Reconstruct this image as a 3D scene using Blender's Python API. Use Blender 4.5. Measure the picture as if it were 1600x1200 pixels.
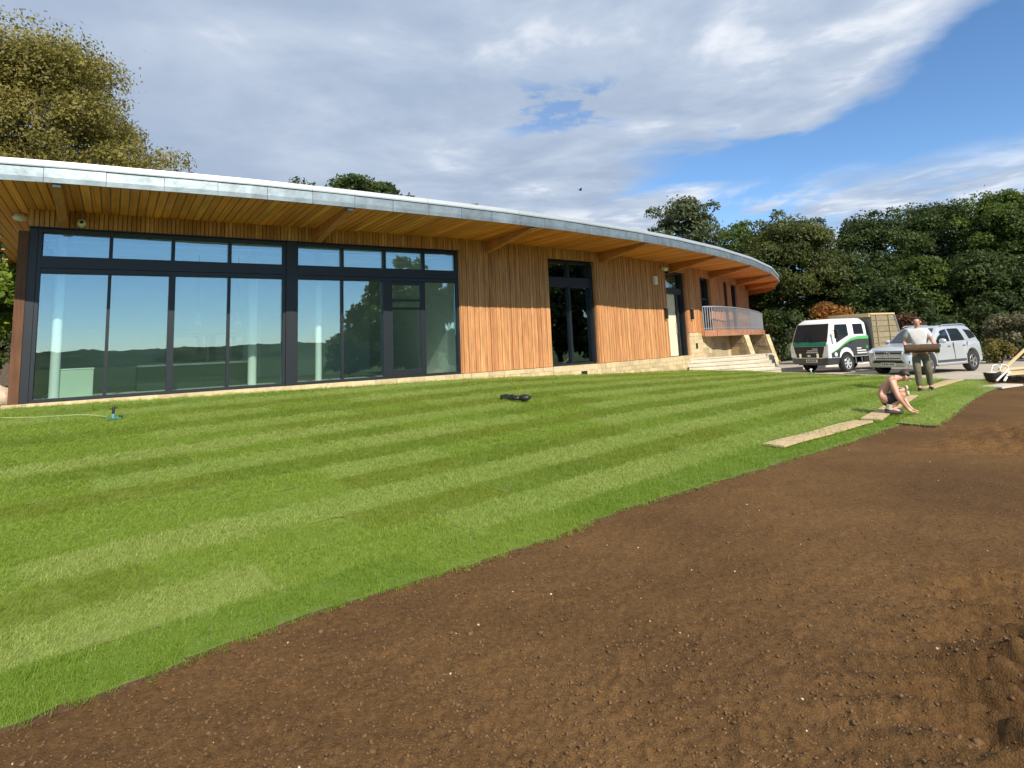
import bpy, bmesh, math, random
import numpy as np
from mathutils import Vector, Matrix
R = math.radians
random.seed(4)
RNG = np.random.default_rng(7)
for o in list(bpy.data.objects): bpy.data.objects.remove(o)
SC = bpy.context.scene
COL = SC.collection

# ------------------------------------------------------------------ camera
cd = bpy.data.cameras.new('camera'); cam = bpy.data.objects.new('camera', cd); COL.objects.link(cam)
PITCH, ROLL = R(7.83), R(2.45)
rt0, up0, fw = Vector((1,0,0)), Vector((0,-math.sin(PITCH),math.cos(PITCH))), Vector((0,math.cos(PITCH),math.sin(PITCH)))
rt = math.cos(ROLL)*rt0 - math.sin(ROLL)*up0
up = math.sin(ROLL)*rt0 + math.cos(ROLL)*up0
cam.matrix_world = Matrix(((rt.x,up.x,-fw.x,0),(rt.y,up.y,-fw.y,0),(rt.z,up.z,-fw.z,1.6),(0,0,0,1)))
cd.sensor_width = 36; cd.sensor_fit = 'HORIZONTAL'; cd.lens = 36*960/1600
cd.shift_y = -191/1600; cd.clip_start = .05; cd.clip_end = 3000
SC.camera = cam

# ------------------------------------------------------------------ sky, sun, exposure
SUN_EL, SUN_AZ = R(37), R(26)            # sun stands behind the camera, to the right
SUN_DIR = Vector((math.sin(SUN_AZ)*math.cos(SUN_EL), -math.cos(SUN_AZ)*math.cos(SUN_EL), math.sin(SUN_EL)))
sd = bpy.data.lights.new('sun', 'SUN'); sun = bpy.data.objects.new('sun', sd); COL.objects.link(sun)
sd.energy = 2.9; sd.angle = R(.53); sd.color = (1, .93, .82)
sun.rotation_euler = SUN_DIR.to_track_quat('Z', 'Y').to_euler()
W_ = bpy.data.worlds.new('World'); SC.world = W_; W_.use_nodes = True
def build_sky():
    nt = W_.node_tree; N = nt.nodes; L = nt.links; N.clear()
    def n(t, **k):
        x = N.new(t)
        for a, b in k.items(): setattr(x, a, b)
        return x
    def val(s, v):
        if hasattr(v, 'links') or isinstance(v, bpy.types.NodeSocket): L.new(v, s)
        else: s.default_value = v
    def m(op, a, b=0., c=0., clamp=False):
        x = n('ShaderNodeMath', operation=op, use_clamp=clamp)
        val(x.inputs[0], a); val(x.inputs[1], b)
        if op in ('MULTIPLY_ADD',): val(x.inputs[2], c)
        return x.outputs[0]
    def ramp(v, a, b, lo=0., hi=1.):
        x = n('ShaderNodeMapRange', interpolation_type='SMOOTHSTEP')
        val(x.inputs[0], v); x.inputs[1].default_value = a; x.inputs[2].default_value = b
        x.inputs[3].default_value = lo; x.inputs[4].default_value = hi
        return x.outputs[0]
    sky = n('ShaderNodeTexSky', sky_type='NISHITA', sun_disc=False, sun_elevation=SUN_EL, sun_rotation=math.pi-SUN_AZ, altitude=100, air_density=.85, dust_density=0., ozone_density=3.)
    tc = n('ShaderNodeTexCoord'); sep = n('ShaderNodeSeparateXYZ'); L.new(tc.outputs['Generated'], sep.inputs[0])
    X, Y, Z = sep.outputs
    zc = m('MAXIMUM', Z, .02)
    qx = m('DIVIDE', X, zc); qy = m('DIVIDE', Y, zc)
    # cloud layer seen in perspective; the far part is squeezed so that it stays readable near the horizon
    cmb = n('ShaderNodeCombineXYZ'); L.new(qx, cmb.inputs[0]); L.new(qy, cmb.inputs[1])
    def noise(sc, det, rough, off=0., dist=0., vec=None):
        mp = n('ShaderNodeMapping'); L.new(vec or cmb.outputs[0], mp.inputs[0]); mp.inputs['Location'].default_value = (off, off*.7, off*.3)
        x = n('ShaderNodeTexNoise'); L.new(mp.outputs[0], x.inputs['Vector'])
        x.inputs['Scale'].default_value = sc; x.inputs['Detail'].default_value = det; x.inputs['Roughness'].default_value = rough
        x.inputs['Distortion'].default_value = dist
        return x.outputs['Fac']
    n1 = noise(1.15, 7, .54, 3.1, .35); n2 = noise(.55, 3, .5, 9.7); n3 = noise(3.2, 7, .6, 1.3, .4)
    dsp = m('SUBTRACT', n1, .5); dsp2 = m('SUBTRACT', n2, .5)
    x1 = m('MULTIPLY_ADD', dsp, .9, qx); y1 = m('MULTIPLY_ADD', dsp, 1.6, qy)
    # a bank that ends to the right, clear blue beyond it
    bankx = ramp(x1, 1.62, 1.40)
    lowb = m('MULTIPLY', m('MULTIPLY', ramp(y1, 2.85, 3.1), ramp(x1, .45, .95)), m('MAXIMUM', ramp(y1, 4.4, 3.8), ramp(x1, 1.5, 2.)))          # bay of blue under the bank
    bank = m('MULTIPLY', bankx, m('SUBTRACT', 1., lowb))
    hole = m('MULTIPLY', m('MULTIPLY', ramp(n3, .47, .60), m('MULTIPLY', ramp(qy, 2.1, 2.4), ramp(qy, 3.0, 2.7))), m('MULTIPLY', ramp(qx, -.1, .1), ramp(qx, .6, .4)))
    bank = m('MULTIPLY', bank, m('SUBTRACT', 1., m('MULTIPLY', hole, .75)))
    # thin streaks low down
    cm2 = n('ShaderNodeCombineXYZ'); L.new(m('MULTIPLY', qx, .55), cm2.inputs[0]); L.new(m('MULTIPLY', Z, 9.), cm2.inputs[1]); L.new(m('MULTIPLY', qy, .12), cm2.inputs[2])
    n4 = noise(1.5, 8, .6, 4.2, .3, cm2.outputs[0])
    low = m('MULTIPLY', m('MULTIPLY', ramp(n4, .40, .55), ramp(Z, .245, .185)), ramp(qy, -2., 3., .0, 1.))
    back = ramp(qy, -.6, .6)                                                  # bank gives way to unseen fill clouds over and behind the camera
    scat = m('MULTIPLY', m('MULTIPLY', ramp(n1, .38, .54), .95), ramp(Z, .24, .42))  # unseen clouds behind the camera, made dense to lift the shaded wall
    bank = m('MAXIMUM', m('MULTIPLY', bank, back), m('MULTIPLY', scat, m('SUBTRACT', 1., back)))
    mask = m('MAXIMUM', bank, m('MULTIPLY', low, .95), clamp=True)
    mask = m('MULTIPLY', mask, ramp(Z, -.01, .03))
    # cloud body: grey-blue with white tops
    br = m('ADD', m('MULTIPLY', ramp(n3, .38, .74), .30), m('MULTIPLY', ramp(n1, .36, .70), .70))
    br = m('MULTIPLY', br, ramp(m('ADD', x1, m('MULTIPLY', n2, .8)), -1.7, 1.2, .15, 1.1))
    br = m('MAXIMUM', br, m('MULTIPLY', m('SUBTRACT', 1., back), .95))  # the unseen clouds behind the camera whitened for more fill light
    br = m('MAXIMUM', br, m('MULTIPLY', low, ramp(n4, .50, .66)))
    cr = n('ShaderNodeValToRGB'); L.new(br, cr.inputs[0])
    e = cr.color_ramp.elements; e[0].position = 0; e[0].color = (2.25/8, 2.8/8, 3.7/8, 1); e[1].position = 1; e[1].color = (5.7/8, 5.85/8, 6.1/8, 1)
    x = e.new(.45); x.color = (3.1/8, 3.6/8, 4.4/8, 1)
    sc8 = n('ShaderNodeVectorMath', operation='SCALE'); L.new(cr.outputs[0], sc8.inputs[0]); sc8.inputs['Scale'].default_value = 8.0
    mix = n('ShaderNodeMix', data_type='RGBA'); hs = n('ShaderNodeHueSaturation'); hs.inputs['Saturation'].default_value = 1.12; hs.inputs['Value'].default_value = 1.; L.new(sky.outputs[0], hs.inputs['Color']); L.new(mask, mix.inputs[0]); L.new(hs.outputs[0], mix.inputs[6]); L.new(sc8.outputs[0], mix.inputs[7])
    bg = n('ShaderNodeBackground'); L.new(mix.outputs[2], bg.inputs[0]); bg.inputs[1].default_value = .082
    out = n('ShaderNodeOutputWorld'); L.new(bg.outputs[0], out.inputs[0])
build_sky()
vs = SC.view_settings; vs.view_transform = 'Standard'; vs.look = 'None'; vs.gamma = 1; vs.exposure = 1.12; vs.use_curve_mapping = False
SC.render.engine = 'CYCLES'
SC.cycles.max_bounces = 8; SC.cycles.transparent_max_bounces = 12; SC.cycles.use_denoising = True

# ------------------------------------------------------------------ helpers
def link(o, parent=None):
    COL.objects.link(o)
    if parent: o.parent = parent
    return o
def tag(o, label=None, cat=None, group=None, kind=None):
    for k, v in (('label', label), ('category', cat), ('group', group), ('kind', kind)):
        if v: o[k] = v
    return o
def thing(name, label, cat, loc=(0,0,0), rz=0., group=None):
    o = bpy.data.objects.new(name, None); o.location = loc; o.rotation_euler = (0,0,rz); o.empty_display_size = .2
    link(o); return tag(o, label, cat, group)
def sub(name, parent, loc=(0,0,0), rz=0.):
    o = bpy.data.objects.new(name, None); o.location = loc; o.rotation_euler = (0,0,rz); return link(o, parent)
class MB:
    def __init__(s): s.v = []; s.f = []
    def add(s, vs, fs):
        b = len(s.v); s.v += [tuple(p) for p in vs]; s.f += [tuple(b+i for i in f) for f in fs]; return s
    def box(s, c, d, rz=0., M=None):
        x, y, z = d[0]/2, d[1]/2, d[2]/2; cr, sr = math.cos(rz), math.sin(rz); vs = []
        for a, b, e in ((-1,-1,-1),(1,-1,-1),(1,1,-1),(-1,1,-1),(-1,-1,1),(1,-1,1),(1,1,1),(-1,1,1)):
            p = Vector((a*x, b*y, e*z))
            p = M @ p if M else Vector((p.x*cr-p.y*sr, p.x*sr+p.y*cr, p.z))
            vs.append((p.x+c[0], p.y+c[1], p.z+c[2]))
        return s.add(vs, ((0,3,2,1),(4,5,6,7),(0,1,5,4),(1,2,6,5),(2,3,7,6),(3,0,4,7)))
    def bar(s, a, b, w, h, upv=(0,0,1)):                       # box from a to b
        a, b = Vector(a), Vector(b); x = b-a; l = x.length; x.normalize(); u = Vector(upv)
        y = u.cross(x)
        if y.length < 1e-4: y = Vector((1,0,0)).cross(x)
        y.normalize(); z = x.cross(y)
        M = Matrix((x, y, z)).transposed(); return s.box((a+b)/2, (l, w, h), M=M)
    def prism(s, poly, z0, z1):
        n = len(poly); g = lambda z, p: z(p) if callable(z) else z
        vs = [(p[0], p[1], g(z0, p)) for p in poly]+[(p[0], p[1], g(z1, p)) for p in poly]
        a = sum(poly[i][0]*poly[(i+1)%n][1]-poly[(i+1)%n][0]*poly[i][1] for i in range(n))
        fs = [tuple(range(n-1,-1,-1)), tuple(range(n,2*n))]+[(i,(i+1)%n,n+(i+1)%n,n+i) for i in range(n)]
        if a < 0: fs = [tuple(reversed(f)) for f in fs]
        return s.add(vs, fs)
    def tube(s, pts, r, n=8, cap=True):
        pts = [Vector(p) for p in pts]; rs = r if isinstance(r, (list, tuple)) else [r]*len(pts); vs = []; fs = []
        prev = None
        for i, p in enumerate(pts):
            t = (pts[min(i+1,len(pts)-1)]-pts[max(i-1,0)]).normalized()
            a = prev if prev else (Vector((0,0,1)) if abs(t.z) < .9 else Vector((1,0,0)))
            x = (a-t*a.dot(t)).normalized(); y = t.cross(x); prev = x
            vs += [p+(x*math.cos(2*math.pi*k/n)+y*math.sin(2*math.pi*k/n))*rs[i] for k in range(n)]
        for i in range(len(pts)-1):
            fs += [(i*n+k, i*n+(k+1)%n, (i+1)*n+(k+1)%n, (i+1)*n+k) for k in range(n)]
        if cap: fs += [tuple(range(n-1,-1,-1)), tuple((len(pts)-1)*n+k for k in range(n))]
        return s.add(vs, fs)
    def lathe(s, prof, n=16, M=None, cap=True):                           # prof: (radius, height)
        vs = []; fs = []
        for r, z in prof:
            for k in range(n):
                p = Vector((r*math.cos(2*math.pi*k/n), r*math.sin(2*math.pi*k/n), z)); vs.append(M @ p if M else p)
        for i in range(len(prof)-1):
            fs += [(i*n+k, i*n+(k+1)%n, (i+1)*n+(k+1)%n, (i+1)*n+k) for k in range(n)]
        if cap: fs += [tuple(range(n-1,-1,-1)), tuple((len(prof)-1)*n+k for k in range(n))]
        return s.add(vs, fs)
    def ball(s, c, r, n=10, m=7, M=None):
        r = r if isinstance(r, (list, tuple)) else (r,r,r); vs = []; fs = []
        for i in range(m+1):
            th = math.pi*(i+.001)/(m+.002)
            for k in range(n):
                ph = 2*math.pi*k/n; p = Vector((r[0]*math.sin(th)*math.cos(ph), r[1]*math.sin(th)*math.sin(ph), r[2]*math.cos(th)))
                if M: p = M @ p
                vs.append(p+Vector(c))
        for i in range(m): fs += [(i*n+k, (i+1)*n+k, (i+1)*n+(k+1)%n, i*n+(k+1)%n) for k in range(n)]
        return s.add(vs, fs)
    def loft(s, rings, close=True, cap=True):
        n = len(rings[0]); vs = [p for r in rings for p in r]; fs = []
        for i in range(len(rings)-1):
            for k in range(n if close else n-1): fs.append((i*n+k, i*n+(k+1)%n, (i+1)*n+(k+1)%n, (i+1)*n+k))
        if cap: fs += [tuple(range(n-1,-1,-1)), tuple((len(rings)-1)*n+k for k in range(n))]
        return s.add(vs, fs)
    def mesh(s, name, mat, smooth=False, bevel=0.):
        me = bpy.data.meshes.new(name); me.from_pydata(s.v, [], s.f)
        bm = bmesh.new(); bm.from_mesh(me); bmesh.ops.recalc_face_normals(bm, faces=bm.faces)
        if bevel: bmesh.ops.bevel(bm, geom=list(bm.edges), offset=bevel, segments=1, affect='EDGES')
        bm.to_mesh(me); bm.free()
        if mat: me.materials.append(mat)
        if smooth: shade(me, 35)
        return me
    def build(s, name, mat, parent=None, smooth=False, bevel=0., loc=(0,0,0), rz=0.):
        o = bpy.data.objects.new(name, s.mesh(name, mat, smooth, bevel)); o.location = loc; o.rotation_euler = (0,0,rz); return link(o, parent)
def shade(me, ang=35):
    me.polygons.foreach_set('use_smooth', [True]*len(me.polygons))
    try: me.set_sharp_from_angle(angle=R(ang))
    except Exception: pass
def put(name, me, parent, loc=(0,0,0), rz=0., sc=None):
    o = bpy.data.objects.new(name, me); o.location = loc; o.rotation_euler = (0,0,rz)
    if sc: o.scale = sc
    return link(o, parent)
def np_mesh(name, V, F, mat, smooth=False):                     # V (n,3), F (m,k) arrays
    V = np.ascontiguousarray(V, np.float32); F = np.ascontiguousarray(F, np.int32); k = F.shape[1]
    me = bpy.data.meshes.new(name); me.vertices.add(len(V)); me.vertices.foreach_set('co', V.ravel())
    me.loops.add(F.size); me.loops.foreach_set('vertex_index', F.ravel())
    me.polygons.add(len(F)); me.polygons.foreach_set('loop_start', np.arange(0, F.size, k, dtype=np.int32))
    if smooth: me.polygons.foreach_set('use_smooth', np.ones(len(F), bool))
    me.update(calc_edges=True); me.validate()
    if mat: me.materials.append(mat)
    return me
def copy_tree(o, parent=None):
    c = o.copy(); COL.objects.link(c)
    if parent: c.parent = parent
    for ch in [x for x in COL.objects if x.parent == o]: copy_tree(ch, c)
    return c
# value noise
def vnoise(x, y, seed=0):
    xi = np.floor(x).astype(np.int64); yi = np.floor(y).astype(np.int64); xf = x-xi; yf = y-yi
    def h(a, b):
        k = (a*374761393+b*668265263+seed*1442695041) & 0xffffffff
        k = ((k ^ (k >> 13))*1274126177) & 0xffffffff
        return ((k ^ (k >> 16)) & 0xffff)/65535.
    u = xf*xf*(3-2*xf); v = yf*yf*(3-2*yf)
    return (h(xi,yi)*(1-u)+h(xi+1,yi)*u)*(1-v)+(h(xi,yi+1)*(1-u)+h(xi+1,yi+1)*u)*v
def fbm(x, y, o=4, seed=0, g=.5):
    s = 0; a = 1; t = 0
    for i in range(o): s = s+a*vnoise(x*2**i, y*2**i, seed+i); t += a; a *= g
    return s/t
def sstep(a, b, x):
    t = np.clip((x-a)/(b-a), 0, 1); return t*t*(3-2*t)

# ------------------------------------------------------------------ materials
def newmat(name):
    m = bpy.data.materials.new(name); m.use_nodes = True; nt = m.node_tree; nt.nodes.clear(); return m, nt
def mat(name, col, rough=.6, metal=0., var=.12, scale=3., bump=0., bscale=40., spec=.5, rnd=0., coat=0., det=5):
    m, nt = newmat(name); N, L = nt.nodes, nt.links
    out = N.new('ShaderNodeOutputMaterial'); b = N.new('ShaderNodeBsdfPrincipled'); L.new(b.outputs[0], out.inputs[0])
    b.inputs['Roughness'].default_value = rough; b.inputs['Metallic'].default_value = metal
    b.inputs['Specular IOR Level'].default_value = spec; b.inputs['Coat Weight'].default_value = coat
    b.inputs['Coat Roughness'].default_value = .06
    tc = N.new('ShaderNodeTexCoord'); nz = N.new('ShaderNodeTexNoise'); L.new(tc.outputs['Object'], nz.inputs['Vector'])
    nz.inputs['Scale'].default_value = scale; nz.inputs['Detail'].default_value = det; nz.inputs['Roughness'].default_value = .6
    hsv = N.new('ShaderNodeHueSaturation'); hsv.inputs['Color'].default_value = (*col, 1)
    mr = N.new('ShaderNodeMapRange'); L.new(nz.outputs['Fac'], mr.inputs[0]); mr.inputs[1].default_value = .25; mr.inputs[2].default_value = .75
    mr.inputs[3].default_value = 1-var; mr.inputs[4].default_value = 1+var
    if rnd:
        oi = N.new('ShaderNodeObjectInfo'); r2 = N.new('ShaderNodeMapRange'); L.new(oi.outputs['Random'], r2.inputs[0])
        r2.inputs[3].default_value = 1-rnd; r2.inputs[4].default_value = 1+rnd
        mu = N.new('ShaderNodeMath'); mu.operation = 'MULTIPLY'; L.new(mr.outputs[0], mu.inputs[0]); L.new(r2.outputs[0], mu.inputs[1]); L.new(mu.outputs[0], hsv.inputs['Value'])
    else: L.new(mr.outputs[0], hsv.inputs['Value'])
    L.new(hsv.outputs[0], b.inputs['Base Color'])
    if bump:
        n2 = N.new('ShaderNodeTexNoise'); L.new(tc.outputs['Object'], n2.inputs['Vector']); n2.inputs['Scale'].default_value = bscale; n2.inputs['Detail'].default_value = 6
        bp = N.new('ShaderNodeBump'); L.new(n2.outputs['Fac'], bp.inputs['Height']); bp.inputs['Strength'].default_value = bump; bp.inputs['Distance'].default_value = .02
        L.new(bp.outputs[0], b.inputs['Normal'])
    return m
def wood(name, tones, grain=(1,1,.04), rough=.65):             # each board takes its own tone
    m, nt = newmat(name); N, L = nt.nodes, nt.links
    out = N.new('ShaderNodeOutputMaterial'); b = N.new('ShaderNodeBsdfPrincipled'); L.new(b.outputs[0], out.inputs[0])
    b.inputs['Roughness'].default_value = rough; b.inputs['Specular IOR Level'].default_value = .3
    oi = N.new('ShaderNodeObjectInfo'); cr = N.new('ShaderNodeValToRGB'); L.new(oi.outputs['Random'], cr.inputs[0])
    e = cr.color_ramp.elements
    e[0].color = (*tones[0], 1); e[1].color = (*tones[-1], 1)
    for i, t in enumerate(tones[1:-1]): x = e.new((i+1)/(len(tones)-1)); x.color = (*t, 1)
    tc = N.new('ShaderNodeTexCoord'); ad = N.new('ShaderNodeVectorMath'); L.new(tc.outputs['Object'], ad.inputs[0])
    cm = N.new('ShaderNodeCombineXYZ'); mu = N.new('ShaderNodeMath'); mu.operation = 'MULTIPLY'; L.new(oi.outputs['Random'], mu.inputs[0]); mu.inputs[1].default_value = 37.
    for i in range(3): L.new(mu.outputs[0], cm.inputs[i])
    L.new(cm.outputs[0], ad.inputs[1])
    mp = N.new('ShaderNodeMapping'); L.new(ad.outputs[0], mp.inputs[0]); mp.inputs['Scale'].default_value = grain
    nz = N.new('ShaderNodeTexNoise'); L.new(mp.outputs[0], nz.inputs['Vector']); nz.inputs['Scale'].default_value = 38; nz.inputs['Detail'].default_value = 6; nz.inputs['Distortion'].default_value = .6
    mr = N.new('ShaderNodeMapRange'); L.new(nz.outputs['Fac'], mr.inputs[0]); mr.inputs[1].default_value = .3; mr.inputs[2].default_value = .7; mr.inputs[3].default_value = .74; mr.inputs[4].default_value = 1.2
    hs = N.new('ShaderNodeHueSaturation'); L.new(cr.outputs[0], hs.inputs['Color'])
    n3 = N.new('ShaderNodeTexNoise'); L.new(ad.outputs[0], n3.inputs['Vector']); n3.inputs['Scale'].default_value = 1.7; n3.inputs['Detail'].default_value = 3
    m3 = N.new('ShaderNodeMapRange'); L.new(n3.outputs['Fac'], m3.inputs[0]); m3.inputs[1].default_value = .3; m3.inputs[2].default_value = .7; m3.inputs[3].default_value = .80; m3.inputs[4].default_value = 1.16
    vo = N.new('ShaderNodeTexVoronoi'); L.new(ad.outputs[0], vo.inputs['Vector']); vo.inputs['Scale'].default_value = 3.1
    m4 = N.new('ShaderNodeMapRange'); L.new(vo.outputs['Distance'], m4.inputs[0]); m4.inputs[1].default_value = .02; m4.inputs[2].default_value = .07; m4.inputs[3].default_value = .5; m4.inputs[4].default_value = 1.
    k1 = N.new('ShaderNodeMath'); k1.operation = 'MULTIPLY'; L.new(m3.outputs[0], k1.inputs[0]); L.new(m4.outputs[0], k1.inputs[1])
    k2 = N.new('ShaderNodeMath'); k2.operation = 'MULTIPLY'; L.new(k1.outputs[0], k2.inputs[0]); L.new(mr.outputs[0], k2.inputs[1]); L.new(k2.outputs[0], hs.inputs['Value']); L.new(hs.outputs[0], b.inputs['Base Color'])
    bp = N.new('ShaderNodeBump'); L.new(nz.outputs['Fac'], bp.inputs['Height']); bp.inputs['Strength'].default_value = .25; bp.inputs['Distance'].default_value = .004; L.new(bp.outputs[0], b.inputs['Normal'])
    return m
def glass(name, tint, base_refl, rough=0.):
    m, nt = newmat(name); N, L = nt.nodes, nt.links
    out = N.new('ShaderNodeOutputMaterial'); t = N.new('ShaderNodeBsdfTransparent'); t.inputs[0].default_value = (*tint, 1)
    g = N.new('ShaderNodeBsdfGlossy'); g.inputs['Roughness'].default_value = rough; g.inputs['Color'].default_value = (.72,.86,.96,1)
    lw = N.new('ShaderNodeLayerWeight'); lw.inputs['Blend'].default_value = .35
    mr = N.new('ShaderNodeMapRange'); L.new(lw.outputs['Fresnel'], mr.inputs[0]); mr.inputs[3].default_value = base_refl; mr.inputs[4].default_value = 1.
    tc = N.new('ShaderNodeTexCoord'); nz = N.new('ShaderNodeTexNoise'); nz.inputs['Scale'].default_value = .8; nz.inputs['Detail'].default_value = 1
    L.new(tc.outputs['Object'], nz.inputs['Vector']); bp = N.new('ShaderNodeBump'); bp.inputs['Strength'].default_value = .06; bp.inputs['Distance'].default_value = .02
    L.new(nz.outputs['Fac'], bp.inputs['Height']); L.new(bp.outputs[0], g.inputs['Normal'])
    mx = N.new('ShaderNodeMixShader'); L.new(mr.outputs[0], mx.inputs[0]); L.new(t.outputs[0], mx.inputs[1]); L.new(g.outputs[0], mx.inputs[2]); L.new(mx.outputs[0], out.inputs[0])
    return m
def foliage(name, c1, c2, trans=.35, scale=.9, rough=.55, c3=None):
    m, nt = newmat(name); N, L = nt.nodes, nt.links
    out = N.new('ShaderNodeOutputMaterial'); d = N.new('ShaderNodeBsdfPrincipled'); d.inputs['Roughness'].default_value = rough; d.inputs['Specular IOR Level'].default_value = .35
    t = N.new('ShaderNodeBsdfTranslucent'); mx = N.new('ShaderNodeMixShader'); mx.inputs[0].default_value = trans
    tc = N.new('ShaderNodeTexCoord'); nz = N.new('ShaderNodeTexNoise'); L.new(tc.outputs['Object'], nz.inputs['Vector']); nz.inputs['Scale'].default_value = scale; nz.inputs['Detail'].default_value = 6; nz.inputs['Roughness'].default_value = .7
    cr = N.new('ShaderNodeValToRGB'); L.new(nz.outputs['Fac'], cr.inputs[0]); e = cr.color_ramp.elements
    e[0].position = .34; e[0].color = (*c1, 1); e[1].position = .66; e[1].color = (*c2, 1)
    if c3: x = e.new(.5); x.color = (*c3, 1)
    L.new(cr.outputs[0], d.inputs['Base Color']); L.new(cr.outputs[0], t.inputs[0])
    L.new(d.outputs[0], mx.inputs[1]); L.new(t.outputs[0], mx.inputs[2]); L.new(mx.outputs[0], out.inputs[0])
    return m
M = {}
M['clad'] = wood('cedar_cladding', [(0.409,0.177,0.072),(0.530,0.258,0.103),(0.449,0.199,0.078),(0.625,0.338,0.144),(0.497,0.227,0.094),(0.571,0.288,0.116),(0.429,0.183,0.078)], (1,1,.035))
M['soffit'] = wood('cedar_soffit', [(0.624,0.215,0.045),(0.850,0.322,0.077),(0.695,0.240,0.053),(0.850,0.370,0.089)], (.035,1,1))
M['beam'] = wood('glulam_beam', [(.52,.21,.075),(.58,.24,.085)], (.05,1,1))
M['edge'] = wood('balcony_edge_wood', [(.33,.15,.085),(.42,.21,.12),(.37,.17,.095)], (.05,1,1))
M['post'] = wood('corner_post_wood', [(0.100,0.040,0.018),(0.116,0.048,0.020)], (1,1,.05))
M['frame'] = mat('anthracite_frame', (.008,.011,.015), .45, 0, .06, 2)
M['glass'] = glass('window_glass', (.90,.98,.94), .15)
M['dark_glass'] = glass('rear_room_glass', (.35,.42,.38), .24)
M['zinc'] = mat('zinc_fascia', (.25,.295,.31), .46, .65, .32, 3.2, .22, 6., rnd=.08)
M['cap'] = mat('zinc_edge_cap', (.44,.48,.49), .5, .45, .05, 3, rnd=.03)
M['roofing'] = mat('roof_membrane', (.20,.21,.21), .7, 0, .1, 2)
M['stone'] = mat('pale_limestone', (.54,.42,.24), .85, 0, .20, 9, .5, 60, rnd=.16)
M['mortar'] = mat('lime_mortar', (.55,.48,.35), .9, 0, .1, 12, .3, 80)
M['rubble'] = mat('buff_rubble_stone', (.46,.37,.21), .88, 0, .22, 9, .5, 50, rnd=.24)
M['step'] = mat('cream_stone_step', (.52,.46,.355), .8, 0, .12, 6, .3, 60, rnd=.09)
M['white'] = mat('white_plaster', (.78,.80,.78), .7, 0, .03, 2)
M['int_floor'] = mat('pale_floor', (.66,.66,.60), .5, 0, .06, 3)
M['int_wall'] = mat('interior_wall', (.78,.80,.75), .8, 0, .04, 2)
M['teal'] = mat('dark_green_units', (.004,.020,.018), .4, 0, .08, 3)
M['unit'] = mat('sage_units', (.50,.58,.47), .5, 0, .05, 3)
M['worktop'] = mat('pale_worktop', (.70,.72,.68), .3, 0, .05, 6)
M['black'] = mat('black_plastic', (.015,.015,.016), .5, 0, .1, 8)
M['rubber'] = mat('tyre_rubber', (.022,.021,.020), .8, 0, .2, 12, .2, 60)
M['steel'] = mat('galvanised_steel', (.46,.50,.54), .42, .7, .08, 6)
M['cream_door'] = mat('cream_door_paint', (.72,.66,.46), .5, 0, .03, 2)
M['lamp_white'] = mat('white_fitting', (.78,.76,.70), .4, 0, .03, 6)
M['truck_white'] = mat('white_truck_paint', (.80,.80,.77), .25, 0, .02, 2, coat=.5)
M['truck_dark'] = mat('dark_grey_panel', (.045,.05,.055), .35, 0, .06, 3, coat=.3)
M['truck_green'] = mat('green_stripe', (.10,.42,.13), .35, 0, .05, 3, coat=.3)
M['green_dash'] = mat('green_dashboard', (.01,.16,.09), .5, 0, .1, 5)
M['silver'] = mat('silver_car_paint', (.50,.53,.55), .32, .35, .02, 2, coat=.8)
M['chrome'] = mat('chrome', (.75,.76,.77), .15, 1, .03, 4)
M['alloy'] = mat('alloy_wheel', (.42,.42,.43), .35, .8, .06, 6)
M['car_glass'] = mat('tinted_car_glass', (.018,.024,.03), .05, 0, .1, 2, spec=.9)
M['lens'] = mat('headlamp_lens', (.62,.66,.68), .12, .3, .08, 20)
M['plate'] = mat('number_plate', (.62,.61,.55), .4, 0, .05, 10)
M['print'] = mat('white_lettering', (.74,.74,.72), .5, 0, .02, 4)
M['print_dark'] = mat('plate_lettering', (.03,.03,.03), .5, 0, .02, 4)
M['tipper'] = mat('weathered_timber', (.24,.20,.12), .8, 0, .2, 5, .3, 40, rnd=.12)
M['new_timber'] = mat('fresh_timber', (.62,.45,.23), .7, 0, .12, 5, .2, 40, rnd=.14)
M['plank'] = mat('scaffold_board_wood', (.47,.34,.19), .8, 0, .22, 7, .35, 50, rnd=.06)
M['skin'] = mat('skin', (.56,.29,.20), .5, 0, .08, 9)
M['shirt'] = mat('grey_tee', (.58,.56,.54), .85, 0, .07, 8, .3, 14)
M['khaki'] = mat('khaki_trousers', (.13,.115,.075), .85, 0, .25, 14, .3, 20)
M['shorts'] = mat('black_shorts', (.018,.016,.018), .8, 0, .1, 8)
M['hair'] = mat('dark_hair', (.028,.018,.012), .6, 0, .2, 30)
M['boot'] = mat('dark_boot', (.05,.04,.035), .7, 0, .2, 12)
M['sock'] = mat('pale_sock', (.52,.46,.33), .9, 0, .1, 12)
M['soilroll'] = mat('turf_underside', (.085,.045,.022), .95, 0, .35, 18, .8, 40)
M['sprink'] = mat('blue_green_plastic', (.05,.22,.25), .4, 0, .05, 6)
M['hose'] = mat('pale_hose', (.30,.36,.15), .5, 0, .05, 6)
M['bark'] = mat('bark', (.085,.062,.042), .9, 0, .3, 7, .8, 20)
M['slab'] = mat('concrete_slab', (.50,.45,.37), .9, 0, .1, 9, .2, 60)
M['brick_pot'] = mat('terracotta_pot', (.32,.17,.12), .8, 0, .15, 12)
M['boulder'] = mat('pinkish_boulder', (.50,.36,.26), .9, 0, .22, 5, .7, 12)

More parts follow.
